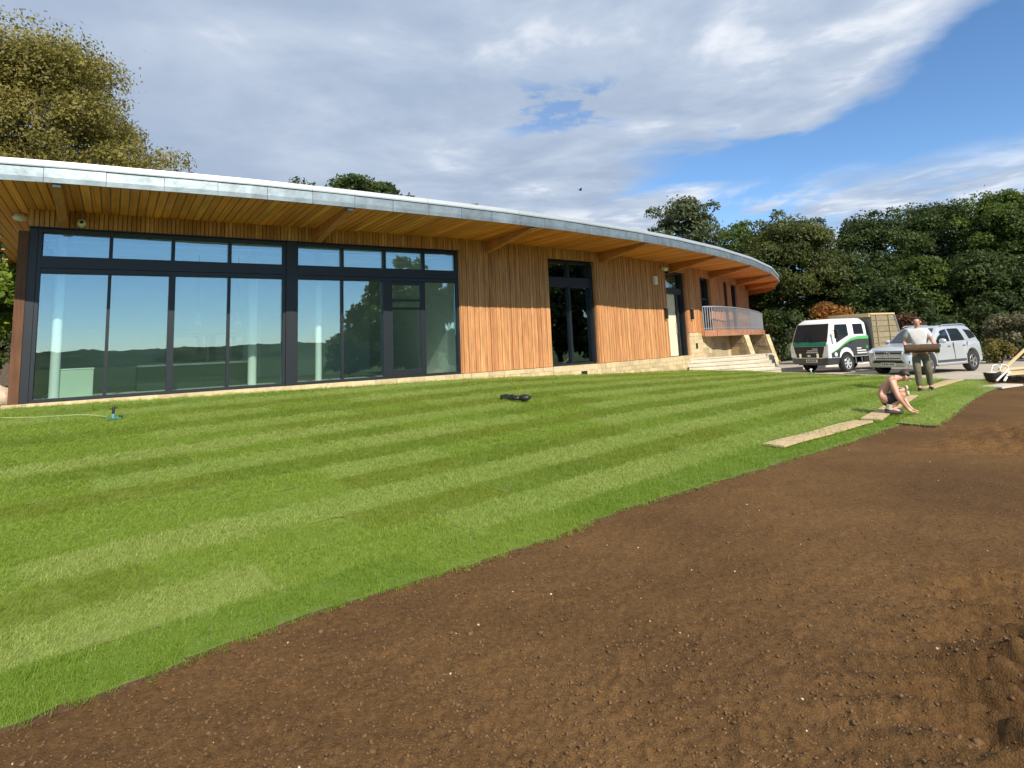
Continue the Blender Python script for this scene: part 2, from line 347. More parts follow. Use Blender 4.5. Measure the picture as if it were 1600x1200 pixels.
# ------------------------------------------------------------------ plan of the site
WALL = [(-9.30,11.64),(-1.48,16.90),(1.10,19.18),(2.75,20.55),(6.04,24.35),(7.22,25.79),(8.03,26.82),(9.2,28.45),(11.95,32.7),(14.3,37.6),(16.2,43.0),(17.0,47.0)]
BASE = [.835,.755,.64,.54,.36,.28,.20,.1,0,-.05,-.1,-.1]
FLOOR = .93; SOFFIT = 4.64
OUTV = Vector((.545,-.839)); ALONG = Vector((.839,.545))
ROOF = [(-8.46,9.44),(-8.2,9.57),(-7.42,9.97),(-6.64,10.42),(-5.79,10.91),(-4.83,11.48),(-3.83,12.16),(-2.71,12.95),(-1.43,13.88),(.04,15.0),(1.77,16.50),(3.80,18.42),(5.49,20.20),(7.78,22.9),(10.4,26.45),(12.87,30.4),(15.2,35.0),(17.0,39.8),(18.3,44.3),(18.9,48.5),(18.0,52.0)]
ROOF_BACK = [(12,55),(2,52),(-8,44),(-16,34),(-20.6,25.4),(-15.0,18.1),(-11.81,13.93)]
_wa = np.array(WALL); 
def wall_dist(x, y):
    """signed distance in front of the wall, and the ground height at the foot of the wall there"""
    x = np.asarray(x, float); y = np.asarray(y, float)
    best = np.full(x.shape, 1e9); zz = np.zeros(x.shape); sg = np.ones(x.shape)
    P = [(-9.30-40*.83, 11.64-40*.558)]+WALL; B = [.835]+BASE
    for i in range(len(P)-1):
        ax, ay = P[i]; bx, by = P[i+1]; dx, dy = bx-ax, by-ay; l2 = dx*dx+dy*dy
        t = np.clip(((x-ax)*dx+(y-ay)*dy)/l2, 0, 1); ex = x-(ax+t*dx); ey = y-(ay+t*dy); d = np.hypot(ex, ey)
        s = np.sign((x-ax)*dy-(y-ay)*dx); k = d < best
        best = np.where(k, d, best); zz = np.where(k, B[i]*(1-t)+B[i+1]*t, zz); sg = np.where(k, s, sg)
    return best*sg, zz
def terrain(x, y):
    d, zw = wall_dist(x, y); x = np.asarray(x, float); y = np.asarray(y, float)
    t = np.clip(d/10.2, 0, 1); z = zw*np.where(d < 0, 1, (1-t)**1.25)
    return z-.13*sstep(17.5, 21.5, y-.25*(x-13))*sstep(8.5, 12, x)+.02*(fbm(x*.35, y*.35, 2, 5)-.5)
def tz(x, y): return float(terrain(np.array([x]), np.array([y]))[0])

# ------------------------------------------------------------------ ground sheet, soil
def soil_material():
    m, nt = newmat('topsoil'); N, L = nt.nodes, nt.links
    out = N.new('ShaderNodeOutputMaterial'); b = N.new('ShaderNodeBsdfPrincipled'); L.new(b.outputs[0], out.inputs[0]); b.inputs['Roughness'].default_value = .95; b.inputs['Specular IOR Level'].default_value = .15
    tc = N.new('ShaderNodeTexCoord')
    def nz(s, d=6, r=.6):
        x = N.new('ShaderNodeTexNoise'); L.new(tc.outputs['Object'], x.inputs['Vector']); x.inputs['Scale'].default_value = s; x.inputs['Detail'].default_value = d; x.inputs['Roughness'].default_value = r; return x.outputs['Fac']
    a = nz(.55, 4); f = nz(30, 7, .65); g = nz(130, 4, .7)
    cr = N.new('ShaderNodeValToRGB'); L.new(a, cr.inputs[0]); e = cr.color_ramp.elements
    e[0].position = .32; e[0].color = (.094,.049,.0175,1); e[1].position = .68; e[1].color = (.152,.081,.029,1)
    mr = N.new('ShaderNodeMapRange'); L.new(f, mr.inputs[0]); mr.inputs[1].default_value = .28; mr.inputs[2].default_value = .72; mr.inputs[3].default_value = .62; mr.inputs[4].default_value = 1.42
    hs = N.new('ShaderNodeHueSaturation'); L.new(cr.outputs[0], hs.inputs['Color']); L.new(mr.outputs[0], hs.inputs['Value']); L.new(hs.outputs[0], b.inputs['Base Color'])
    def vor(sc, rnd=1.):
        x = N.new('ShaderNodeTexVoronoi'); L.new(tc.outputs['Object'], x.inputs['Vector']); x.inputs['Scale'].default_value = sc; x.inputs['Randomness'].default_value = rnd; return x.outputs['Distance']
    def mth(op, a_, b_):
        x = N.new('ShaderNodeMath'); x.operation = op
        for q, v in ((0, a_), (1, b_)):
            if isinstance(v, float): x.inputs[q].default_value = v
            else: L.new(v, x.inputs[q])
        return x.outputs[0]
    v1, v2 = vor(105.), vor(230.)
    crumb = mth('ADD', mth('MULTIPLY', v1, -.55), mth('MULTIPLY', g, 1.2)); crumb = mth('MULTIPLY', crumb, mth('ADD', nz(4, 4), .15))
    ad = N.new('ShaderNodeMath'); ad.operation = 'ADD'; L.new(crumb, ad.inputs[0]); L.new(mth('MULTIPLY', f, .5), ad.inputs[1])
    dk = N.new('ShaderNodeMapRange'); L.new(v1, dk.inputs[0]); dk.inputs[1].default_value = .25; dk.inputs[2].default_value = .8; dk.inputs[3].default_value = 1.06; dk.inputs[4].default_value = .80  # darker in the gaps between crumbs: their shade put into the colour
    L.new(mth('MULTIPLY', mr.outputs[0], dk.outputs[0]), hs.inputs['Value'])
    bp = N.new('ShaderNodeBump'); L.new(ad.outputs[0], bp.inputs['Height']); bp.inputs['Strength'].default_value = .75; bp.inputs['Distance'].default_value = .013; L.new(bp.outputs[0], b.inputs['Normal'])
    return m
M['soil'] = soil_material()
M['clod'] = mat('soil_crumb', (.132,.070,.026), .95, 0, .45, 14, .6, 80)
M['pebble'] = mat('flint_pebble', (.50,.40,.25), .6, 0, .35, 2.2, .2, 60)
M['field'] = mat('rough_grass', (.105,.135,.070), .9, 0, .3, .12, spec=0.)
M['drive'] = mat('drive_gravel', (.40,.35,.275), .92, 0, .18, 3., .5, 60)
M['kerb'] = mat('pale_kerb', (.60,.56,.48), .85, 0, .08, 5)

def build_ground():
    rr = [0,4,8,12,16,20,25,30,36,45,60,90,140,220,350,600,1100]; n = 96; V = []; F = []
    for r in rr:
        for k in range(n):
            a = 2*math.pi*k/n; V.append((r*math.sin(a), r*math.cos(a)))
    V = np.array(V); z = terrain(V[:,0], V[:,1]); rad = np.hypot(V[:,0], V[:,1]); z = z*(1-sstep(45, 90, rad))-.22
    for i in range(len(rr)-1):
        for k in range(n): F.append((i*n+k, (i+1)*n+k, (i+1)*n+(k+1)%n, i*n+(k+1)%n))
    o = link(bpy.data.objects.new('ground', np_mesh('ground', np.column_stack([V, z]), F, M['field'], True))); tag(o, kind='structure')
build_ground()
def soil_height(x, y):
    z = terrain(x, y); r = np.hypot(x, y)
    z = z+.035*(fbm(x*1.3, y*1.3, 3, 11)-.5)+.030*(fbm(x*9, y*9, 3, 3)-.5)*np.exp(-r/14)
    q = fbm(x*34, y*34, 3, 8, .6); z = z+.085*np.maximum(q-.50, 0)*np.exp(-r/6)
    # turned-over ridges: at the bottom right by the camera and a band further off
    def blob(cx, cy, sx, sy, rot):
        c, s = math.cos(rot), math.sin(rot); u = (x-cx)*c+(y-cy)*s; v = -(x-cx)*s+(y-cy)*c
        return np.exp(-(u/sx)**2-(v/sy)**2), u, v
    for cx, cy, sx, sy, rot, amp, fr in ((2.22,2.72,.55,.55,2.55,.13,4.6),(2.62,3.25,.55,.42,2.4,.11,4.8),(1.66,2.16,.36,.26,2.9,.10,6.),(3.05,3.85,.5,.4,2.5,.09,5.),(6.75,8.25,1.1,.5,2.75,.15,3.4),(7.7,8.7,1.1,.6,2.6,.16,3.0),(7.2,7.6,.9,.35,2.85,.11,3.8),(8.2,9.6,1.4,.5,2.7,.10,2.6)):
        g, u, v = blob(cx, cy, sx, sy, rot); w = v*fr+1.6*fbm(u*1.7+cx, v*2+cy, 3, 21)
        rg = 1-np.abs(2*(w-np.floor(w))-1); lump = fbm(u*3.1, v*3.1, 4, 31)
        z = z+amp*1.6*np.clip(g*1.5, 0, 1)*(rg**1.4*.60+lump*1.0-.50)
    return z
def build_soil():
    na, nr = 560, 440
    a = np.linspace(R(-66), R(56), na); r = np.exp(np.linspace(math.log(1.0), math.log(27), nr))
    A, Rr = np.meshgrid(a, r); x = (Rr*np.sin(A)).ravel(); y = (Rr*np.cos(A)).ravel()
    z = soil_height(x, y); i = np.arange(na*(nr-1)).reshape(nr-1, na)[:, :-1].ravel()
    d, _ = wall_dist(x, y); z = np.where(d < .02, np.minimum(z, -.05), z)
    o = link(bpy.data.objects.new('soil', np_mesh('soil', np.column_stack([x, y, z]), np.column_stack([i, i+1, i+na+1, i+na]), M['soil'], True))); tag(o, kind='structure')
build_soil()

# lawn outline on the soil side, in plan
EDGE = [(-9.0,-3.0),(-5.5,0.3),(-2.37,2.98),(-1.51,3.84),(-.6,4.64),(.28,5.41),(.96,6.1),(2.2,7.1),(3.87,8.42),(5.2,9.55),(6.3,10.5),(6.6,10.85),(9.3,13.45),(12.9,16.75),(14.5,18.3)]
U = Vector((.745,.667)).normalized(); Vv = Vector((-U.y, U.x)); O0 = Vector((-2.37,2.98))
_e = np.array(EDGE)
def edge_v(u): # v-coordinate of the lawn edge at row coordinate u
    eu = (_e[:,0]-O0.x)*U.x+(_e[:,1]-O0.y)*U.y; ev = (_e[:,0]-O0.x)*Vv.x+(_e[:,1]-O0.y)*Vv.y
    return np.interp(u, eu, ev)

def scatter_soil():
    def rocks(n, rmin, rmax, smin, smax, seed, pw=1.6, flat=.75):
        g = np.random.default_rng(seed); a = g.uniform(R(-58), R(52), n*3); r = rmin*(rmax/rmin)**g.random(n*3); x = r*np.sin(a); y = r*np.cos(a)
        u = (x-O0.x)*U.x+(y-O0.y)*U.y; v = (x-O0.x)*Vv.x+(y-O0.y)*Vv.y
        k = (v < edge_v(u)-.02) & (u < 19) & ~((u > 12) & (v > -.85)); x, y = x[k][:n], y[k][:n]; n = len(x)
        s = smin+(smax-smin)*g.random(n)**pw*4/4; z = soil_height(x, y)
        ph = (1+5**.5)/2; ico = np.array([(-1,ph,0),(1,ph,0),(-1,-ph,0),(1,-ph,0),(0,-1,ph),(0,1,ph),(0,-1,-ph),(0,1,-ph),(ph,0,-1),(ph,0,1),(-ph,0,-1),(-ph,0,1)])/1.9
        fc = np.array([(0,11,5),(0,5,1),(0,1,7),(0,7,10),(0,10,11),(1,5,9),(5,11,4),(11,10,2),(10,7,6),(7,1,8),(3,9,4),(3,4,2),(3,2,6),(3,6,8),(3,8,9),(4,9,5),(2,4,11),(6,2,10),(8,6,7),(9,8,1)])
        P = ico[None]*(1+.35*(g.random((n,12,1))-.5)*2)*g.uniform(.6,1.3,(n,1,3)); P[:,:,2] *= flat
        th = g.random(n)*6.28; c, sn = np.cos(th)[:,None], np.sin(th)[:,None]; px = P[:,:,0]*c-P[:,:,1]*sn; py = P[:,:,0]*sn+P[:,:,1]*c
        Q = np.stack([px*s[:,None]+x[:,None], py*s[:,None]+y[:,None], P[:,:,2]*s[:,None]+z[:,None]+s[:,None]*.12], 2).reshape(-1,3)
        return Q, (fc[None]+12*np.arange(n)[:,None,None]).reshape(-1,3)
    for nm, mt, args in (('soil_crumbs', 'clod', (34000, 1.35, 9, .002, .010, 1, 2.4)), ('pebbles', 'pebble', (150, 1.7, 12, .003, .010, 2, 2.2)), ('soil_lumps', 'clod', (150, 1.7, 9, .009, .019, 3, 1.5))):
        Q, F = rocks(*args); o = link(bpy.data.objects.new(nm, np_mesh(nm, Q, F, M[mt], mt == 'clod'))); tag(o, kind='stuff')
scatter_soil()

# ------------------------------------------------------------------ drive, kerb
DRIVE = [(7.2,24.9),(8.6,25.1),(11.9,25.9),(13.0,23.6),(13.35,21.4),(13.7,19.3),(14.4,18.3),(18.5,17.7),(30,19),(44,34),(40,44),(22,46),(13.0,36.5),(10.5,30)]
def clip_half(poly, a, b):                                       # keep the left of a->b
    out = []; f = lambda p: (b[0]-a[0])*(p[1]-a[1])-(b[1]-a[1])*(p[0]-a[0])
    for i in range(len(poly)):
        p, q = poly[i], poly[(i+1) % len(poly)]; fp, fq = f(p), f(q)
        if fp >= 0: out.append(p)
        if fp*fq < 0: t = fp/(fp-fq); out.append((p[0]+(q[0]-p[0])*t, p[1]+(q[1]-p[1])*t))
    return out
def build_drive():
    bm = bmesh.new(); vs = [bm.verts.new((x, y, 0)) for x, y in DRIVE]; f = bm.faces.new(vs)
    bmesh.ops.triangulate(bm, faces=[f])
    for _ in range(3): bmesh.ops.subdivide_edges(bm, edges=[e for e in bm.edges if e.calc_length() > 2], cuts=1, use_grid_fill=False); bmesh.ops.triangulate(bm, faces=bm.faces)
    X = np.array([v.co.x for v in bm.verts]); Y = np.array([v.co.y for v in bm.verts]); Z = terrain(X, Y)+.035
    for v, z in zip(bm.verts, Z): v.co.z = z
    me = bpy.data.meshes.new('drive'); bm.to_mesh(me); bm.free(); me.materials.append(M['drive']); tag(link(bpy.data.objects.new('drive', me)), kind='structure')
    b = MB(); pts = [(11.6,28.1),(13.2,29.6),(15.2,31.2),(18,33.2),(22,35.6),(27,38)]
    for p, q in zip(pts[:-1], pts[1:]): b.bar((*p, tz(*p)+.08), (*q, tz(*q)+.08), .22, .16)
    tag(b.build('kerb', M['kerb']), kind='structure')
build_drive()

# ------------------------------------------------------------------ lawn: turf rolls and blades
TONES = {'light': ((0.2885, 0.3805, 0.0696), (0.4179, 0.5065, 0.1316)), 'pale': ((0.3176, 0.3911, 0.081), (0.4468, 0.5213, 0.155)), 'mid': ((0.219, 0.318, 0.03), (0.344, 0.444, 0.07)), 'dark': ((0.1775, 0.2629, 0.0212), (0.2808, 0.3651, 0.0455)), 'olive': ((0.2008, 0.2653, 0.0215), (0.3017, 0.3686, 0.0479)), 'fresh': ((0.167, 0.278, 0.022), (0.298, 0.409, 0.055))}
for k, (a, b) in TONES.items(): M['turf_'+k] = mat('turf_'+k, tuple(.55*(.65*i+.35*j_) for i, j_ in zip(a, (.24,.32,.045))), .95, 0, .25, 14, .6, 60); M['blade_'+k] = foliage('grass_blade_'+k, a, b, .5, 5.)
lawn = bpy.data.objects.new('lawn', None); link(lawn); tag(lawn, kind='structure')
ROLLS = []                                                       # (polygon in plan, tone, nap)
RW, RL = .61, 1.64
def plan(u, v): return (O0.x+U.x*u+Vv.x*v, O0.y+U.y*u+Vv.y*v)
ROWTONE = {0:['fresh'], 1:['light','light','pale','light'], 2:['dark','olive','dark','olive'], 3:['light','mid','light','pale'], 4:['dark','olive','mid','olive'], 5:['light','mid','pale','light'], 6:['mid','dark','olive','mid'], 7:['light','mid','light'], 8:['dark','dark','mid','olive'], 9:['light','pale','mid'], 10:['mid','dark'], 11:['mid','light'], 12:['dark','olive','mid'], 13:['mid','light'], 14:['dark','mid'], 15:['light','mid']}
def inside_drive(x, y):
    c = False; n = len(DRIVE)
    for i in range(n):
        (x1, y1), (x2, y2) = DRIVE[i], DRIVE[(i+1) % n]
        if (y1 > y) != (y2 > y) and x < (x2-x1)*(y-y1)/(y2-y1)+x1: c = not c
    return c
def make_rolls():
    g = random.Random(11)
    for row in range(0, 22):
        v0 = row*RW+ (.0 if row else -.02); off = g.uniform(-1.6, 0)
        tl = ROWTONE.get(row, ['mid','dark'] if row % 2 else ['mid','light'])
        j = 0
        for i in range(-9, 17):
            u0 = off+i*RL; u1 = u0+RL-.003
            j += 1
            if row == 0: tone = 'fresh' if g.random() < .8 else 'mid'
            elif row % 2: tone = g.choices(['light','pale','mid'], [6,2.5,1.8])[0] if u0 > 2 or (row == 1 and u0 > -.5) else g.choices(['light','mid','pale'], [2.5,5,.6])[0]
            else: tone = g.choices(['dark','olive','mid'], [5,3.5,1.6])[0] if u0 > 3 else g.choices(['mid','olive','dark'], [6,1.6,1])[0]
            poly = [plan(u0, v0), plan(u1, v0), plan(u1, v0+RW-.003), plan(u0, v0+RW-.003)]
            if row == 0:
                n = 12; us = [u0+(u1-u0)*k/n for k in range(n+1)]
                poly = [plan(u, min(float(edge_v(u))+g.uniform(-.022,.022)+(.015 if (i % 2) else -.012), RW-.1)) for u in us]+[plan(u1, RW-.004), plan(u0, RW-.004)]
                if u0 > 18.5: continue
            
            cx = sum(p[0] for p in poly)/len(poly); cy = sum(p[1] for p in poly)/len(poly)
            d, _ = wall_dist(np.array([cx]), np.array([cy]))
            if d[0] < -.35 or inside_drive(cx, cy) or cx > 13.9: continue
            if u0 < -9 or cx < -16: continue
            # trim at the edge of the drive and steps
            for a, b in (((30.,25.2),(7.,24.6)),) if cx < 11 else (((13.7,19.3),(13.3,21.4)),) if 13 > cy-7 and cx > 12.2 else ():
                pass
            ROLLS.append((poly, tone, (row % 2)*2-1, row))
    # last row laid beyond the boards, its edge following the curve
    inner = [(7.05,11.25),(8.28,12.79),(9.4,14.2),(10.6,15.6),(11.75,16.9),(12.7,17.9)]
    outer = [(6.72,10.22),(7.81,11.41),(8.9,12.6),(10.05,13.85),(11.25,15.05),(12.6,16.35)]
    inner[0] = (6.33,10.62)
    for k, (tone) in enumerate(('light','light','light','mid','light')):
        a, b, c, d = outer[k], outer[k+1], inner[k+1], inner[k]
        sh = lambda p, q, t: (p[0]+(q[0]-p[0])*t, p[1]+(q[1]-p[1])*t)
        ROLLS.append(([sh(a,b,.012), sh(b,a,.0), sh(c,d,.0), sh(d,c,.012)], tone, 1, 99))
make_rolls()
def poly_grid(poly, nu, nv):
    """points on a quad or strip polygon: bottom edge points first, then the two top corners"""
    bot = poly[:-2]; top = (poly[-1], poly[-2]); P = []
    for j in range(nv+1):
        t = j/nv
        for i in range(nu+1):
            s = i/nu; x = s*(len(bot)-1); k = min(int(x), len(bot)-2); f = x-k
            bx = bot[k][0]*(1-f)+bot[k+1][0]*f; by = bot[k][1]*(1-f)+bot[k+1][1]*f
            tx = top[0][0]*(1-s)+top[1][0]*s; ty = top[0][1]*(1-s)+top[1][1]*s
            P.append((bx*(1-t)+tx*t, by*(1-t)+ty*t))
    return np.array(P)
def build_lawn():
    blades = {k: [] for k in TONES}; g = np.random.default_rng(5)
    for poly, tone, nap, row in ROLLS:
        nu, nv = (12 if row == 0 else 6), 2; P = poly_grid(poly, nu, nv); lift = .020 if row != 99 else .042
        z = terrain(P[:,0], P[:,1])+lift+g.normal(0, .003, len(P))+.006*g.random(); n = len(P)
        lo = z-.055; V = np.vstack([np.column_stack([P, z]), np.column_stack([P, lo])]); F = []
        w = nu+1
        for j in range(nv):
            for i in range(nu): a = j*w+i; F.append((a, a+1, a+w+1, a+w))
        ring = [i for i in range(w)]+[j*w+nu for j in range(1, nv+1)]+[nv*w+i for i in range(nu-1, -1, -1)]+[j*w for j in range(nv-1, 0, -1)]
        for a, b in zip(ring, ring[1:]+ring[:1]): F.append((a, n+a, n+b, b))
        me = np_mesh('turf_roll', V, F, M['turf_'+tone], False); me.materials.append(M['soilroll'])
        k = nu*nv; mi = [0]*k+[1]*(len(F)-k); me.polygons.foreach_set('material_index', mi); me.polygons.foreach_set('use_smooth', [False]*len(F))
        link(bpy.data.objects.new('turf_roll', me), lawn)
        c = P.mean(0); d = math.hypot(*c)
        if c[1] < -1 or c[0] < -1.15*c[1]-2.5: continue           # out of view
        cnt = int(np.clip(14000/d**1.35, 230, 2600)); area = 1.
        s, t = g.random(cnt), g.random(cnt)
        if d > 6: s = .008+.984*s; t = .025+.95*t
        bot = np.array(poly[:-2]); x = s*(len(bot)-1); kk = np.minimum(x.astype(int), len(bot)-2); f = (x-kk)[:,None]
        B = bot[kk]*(1-f)+bot[kk+1]*f; T = np.array(poly[-1])*(1-s[:,None])+np.array(poly[-2])*s[:,None]; Q = B*(1-t[:,None])+T*t[:,None]
        # neighbours grow a little into each other
        Q += g.normal(0, .06 if d < 6 else .003, Q.shape)*(1. if row else .35)
        wd, _ = wall_dist(Q[:,0], Q[:,1]); Q = Q[wd > .03]
        if len(Q) == 0: continue
        mixk = g.random(len(Q))*(.90+.10*min(1, d/7))+ (0 if d > 7 else .10*fbm(Q[:,0]*.9, Q[:,1]*.9, 2, 77)); dd = np.hypot(Q[:,0], Q[:,1])
        zo = lift-.008
        blades[tone].append((Q[mixk < .88], nap, zo)); blades['mid'].append((Q[mixk >= .88], nap, zo))
    for tone, lst in blades.items():
        if not lst: continue
        Q = np.vstack([q[0] for q in lst]); nap = np.concatenate([np.full(len(q), float(s)) for q, s, _ in lst]); zof = np.concatenate([np.full(len(q), z) for q, _, z in lst])
        half = g.random(len(Q)) < .5
        for var, sel in ((0, half), (1, ~half)):
            q, na, zo = Q[sel], nap[sel], zof[sel]; n = len(q); d = np.hypot(q[:,0], q[:,1])
            clump = fbm(q[:,0]*5, q[:,1]*5, 3, 4); fl = 2*np.pi*1.2*fbm(q[:,0]*1.6, q[:,1]*1.6, 2, 17)
            tx = na*.34*U.x+.22*np.cos(fl)+g.normal(0, .16, n); ty = na*.34*U.y+.22*np.sin(fl)+g.normal(0, .16, n)
            rot = np.column_stack([-ty, tx, g.uniform(0, 6.283, n)]); wide = np.clip(d/3.6, 1, 2.8)*g.uniform(.85, 1.15, n)
            scl = np.column_stack([wide, wide, g.uniform(.75, 1.2, n)*(.55+.85*clump)*np.clip(1.25-.02*d, .9, 1.2)])
            me = bpy.data.meshes.new('grass'); me.vertices.add(n); me.vertices.foreach_set('co', np.column_stack([q, terrain(q[:,0], q[:,1])+zo]).astype(np.float32).ravel())
            for nm, arr in (('rot', rot), ('scl', scl)):
                at = me.attributes.new(nm, 'FLOAT_VECTOR', 'POINT'); at.data.foreach_set('vector', arr.astype(np.float32).ravel())
            o = link(bpy.data.objects.new('grass', me)); tag(o, kind='stuff'); md = o.modifiers.new('tufts', 'NODES'); md.node_group = scatter_group(tuft(tone, var))
def tuft(tone, var):
    """one tuft of sixteen bent blades, about 6 cm across; scattered below, never shown by itself"""
    g = np.random.default_rng(40+var); V = []; F = []
    for k in range(17):
        r = .036*g.random()**.5; a = g.uniform(0, 6.283); x, y = r*math.cos(a), r*math.sin(a); h = g.uniform(.014, .036); w = g.uniform(.0016, .0028)/2
        th = g.uniform(0, 6.283); wx, wy = math.cos(th)*w, math.sin(th)*w; le = g.uniform(.2, 1.1)*h; lt = g.uniform(0, 6.283); lx, ly = math.cos(lt)*le, math.sin(lt)*le; b = len(V)
        V += [(x-wx, y-wy, 0), (x+wx, y+wy, 0), (x+lx*.35+wx*.8, y+ly*.35+wy*.8, h*.62), (x+lx*.35-wx*.8, y+ly*.35-wy*.8, h*.62), (x+lx, y+ly, h)]; F += [(b, b+1, b+2, b+3), (b+3, b+2, b+4)]
    me = bpy.data.meshes.new('grass_tuft'); me.from_pydata(V, [], F); me.materials.append(M['blade_'+tone]); return bpy.data.objects.new('grass_tuft', me)
def scatter_group(src):
    ng = bpy.data.node_groups.new('scatter', 'GeometryNodeTree'); N, L = ng.nodes, ng.links
    ng.interface.new_socket('Geometry', in_out='INPUT', socket_type='NodeSocketGeometry'); ng.interface.new_socket('Geometry', in_out='OUTPUT', socket_type='NodeSocketGeometry')
    gi, go = N.new('NodeGroupInput'), N.new('NodeGroupOutput'); ip = N.new('GeometryNodeInstanceOnPoints'); oi = N.new('GeometryNodeObjectInfo'); oi.inputs['Object'].default_value = src; oi.inputs['As Instance'].default_value = True
    at = []
    for nm in ('rot', 'scl'): x = N.new('GeometryNodeInputNamedAttribute'); x.data_type = 'FLOAT_VECTOR'; x.inputs['Name'].default_value = nm; at.append(x.outputs['Attribute'])
    er = N.new('FunctionNodeEulerToRotation'); L.new(at[0], er.inputs[0]); L.new(er.outputs[0], ip.inputs['Rotation']); L.new(at[1], ip.inputs['Scale'])
    L.new(gi.outputs[0], ip.inputs['Points']); L.new(oi.outputs['Geometry'], ip.inputs['Instance']); L.new(ip.outputs[0], go.inputs[0]); return ng
build_lawn()

# ------------------------------------------------------------------ the timber pavilion
bld = thing('pavilion', 'long single storey cedar clad building with a curved overhanging zinc edged roof and tall glazing', 'building', (-1.48, 16.9, FLOOR))
BINV = Matrix.Translation((1.48, -16.9, -FLOOR))
def bpart(name, parent=None):                                    # an empty part; world coordinates below it
    o = bpy.data.objects.new(name, None); COL.objects.link(o); o.parent = parent or bld
    if parent is None: o.matrix_parent_inverse = BINV
    return o
def bld_build(mb, name, mt, parent=None, **k):
    o = mb.build(name, mt, parent or bld, **k)
    if parent is None: o.matrix_parent_inverse = BINV
    return o
class Seg:
    def __init__(s, p, q):
        s.p = Vector(p); s.q = Vector(q); s.L = (s.q-s.p).length; s.u = (s.q-s.p)/s.L; s.n = Vector((s.u.y, -s.u.x)); s.rz = math.atan2(s.u.y, s.u.x)
    def at(s, a, out=0., z=0.): v = s.p+s.u*a+s.n*out; return Vector((v.x, v.y, z))
    def box(s, mb, a0, a1, o0, o1, z0, z1):                       # along, outwards, up
        c = s.at((a0+a1)/2, (o0+o1)/2, (z0+z1)/2); return mb.box(c, (a1-a0, abs(o1-o0), z1-z0), s.rz)
SEG = [Seg(WALL[i], WALL[i+1]) for i in range(len(WALL)-1)]
G = SEG[0]
_bm = {}
def board_mesh(h, w, t):
    k = (round(h, 3), w, t)
    if k not in _bm:
        b = MB(); c = .004; x, y = w/2, t
        ring = [(-x,0),(-x,y-c),(-x+c,y),(x-c,y),(x,y-c),(x,0)]
        b.loft([[(px, -py, z) for px, py in ring] for z in (0, h)]); _bm[k] = b.mesh('cladding_board', M['clad'])
    return _bm[k]
clad = bpart('cladding'); backing = MB(); far_clad = MB()
def clad_run(sg, a0, a1, z0, z1, pitch):
    n = max(1, round((a1-a0)/pitch)); p = (a1-a0)/n
    for i in range(n):
        t = (.020, .036, .026, .032, .018)[(i*7+int(a0*10)) % 5]
        if pitch > .15: sg.box(far_clad, a0+i*p+.006, a0+(i+1)*p-.006, -.002, t, z0, z1); continue
        put('cladding_board', board_mesh(z1-z0, round(p-.010, 3), t), clad, sg.at(a0+(i+.5)*p, 0, z0), sg.rz)
    sg.box(backing, a0, a1, -.16, -.002, z0, z1)
TOPF = 4.30
clad_run(G, -.02, G.L, TOPF, SOFFIT, .081)
clad_run(SEG[1], .0, SEG[1].L, FLOOR, SOFFIT, .081)
clad_run(SEG[2], .0, SEG[2].L, TOPF, SOFFIT, .081)
clad_run(SEG[3], .0, SEG[3].L, FLOOR, SOFFIT, .081)
clad_run(SEG[4], .0, SEG[4].L, TOPF+.03, SOFFIT, .081)
clad_run(SEG[5], .0, SEG[5].L, 1.86, SOFFIT, .081)
s6, s7 = SEG[6], SEG[7]
clad_run(Seg((-9.3-5.45,11.64+8.39),(-9.31,11.65)), 0, 9.8, .8, SOFFIT, .2)
clad_run(s6, 0, .33, 1.86, SOFFIT, .16); clad_run(s6, 1.68, s6.L, 1.86, SOFFIT, .16); clad_run(s6, .33, 1.68, 4.27, SOFFIT, .16)
clad_run(s7, 0, 2.05, 1.86, SOFFIT, .16); clad_run(s7, 2.62, 3.5, 1.86, SOFFIT, .16); clad_run(s7, 4.75, s7.L, 1.86, SOFFIT, .16); clad_run(s7, 2.05, 2.62, 4.3, SOFFIT, .16); clad_run(s7, 3.5, 4.75, 4.27, SOFFIT, .16)
clad_run(SEG[8], 0, SEG[8].L, 1.86, SOFFIT, .16); clad_run(SEG[9], 0, SEG[9].L, 1.86, SOFFIT, .16)
s7.box(backing, 2.05, 2.62, -.3, -.17, 1.86, 4.3)
fc = far_clad.build('far_cladding', M['clad'], clad); fc['kind'] = 'stuff'
bld_build(backing, 'wall', mat('sheathing', (.10,.05,.025), .9))

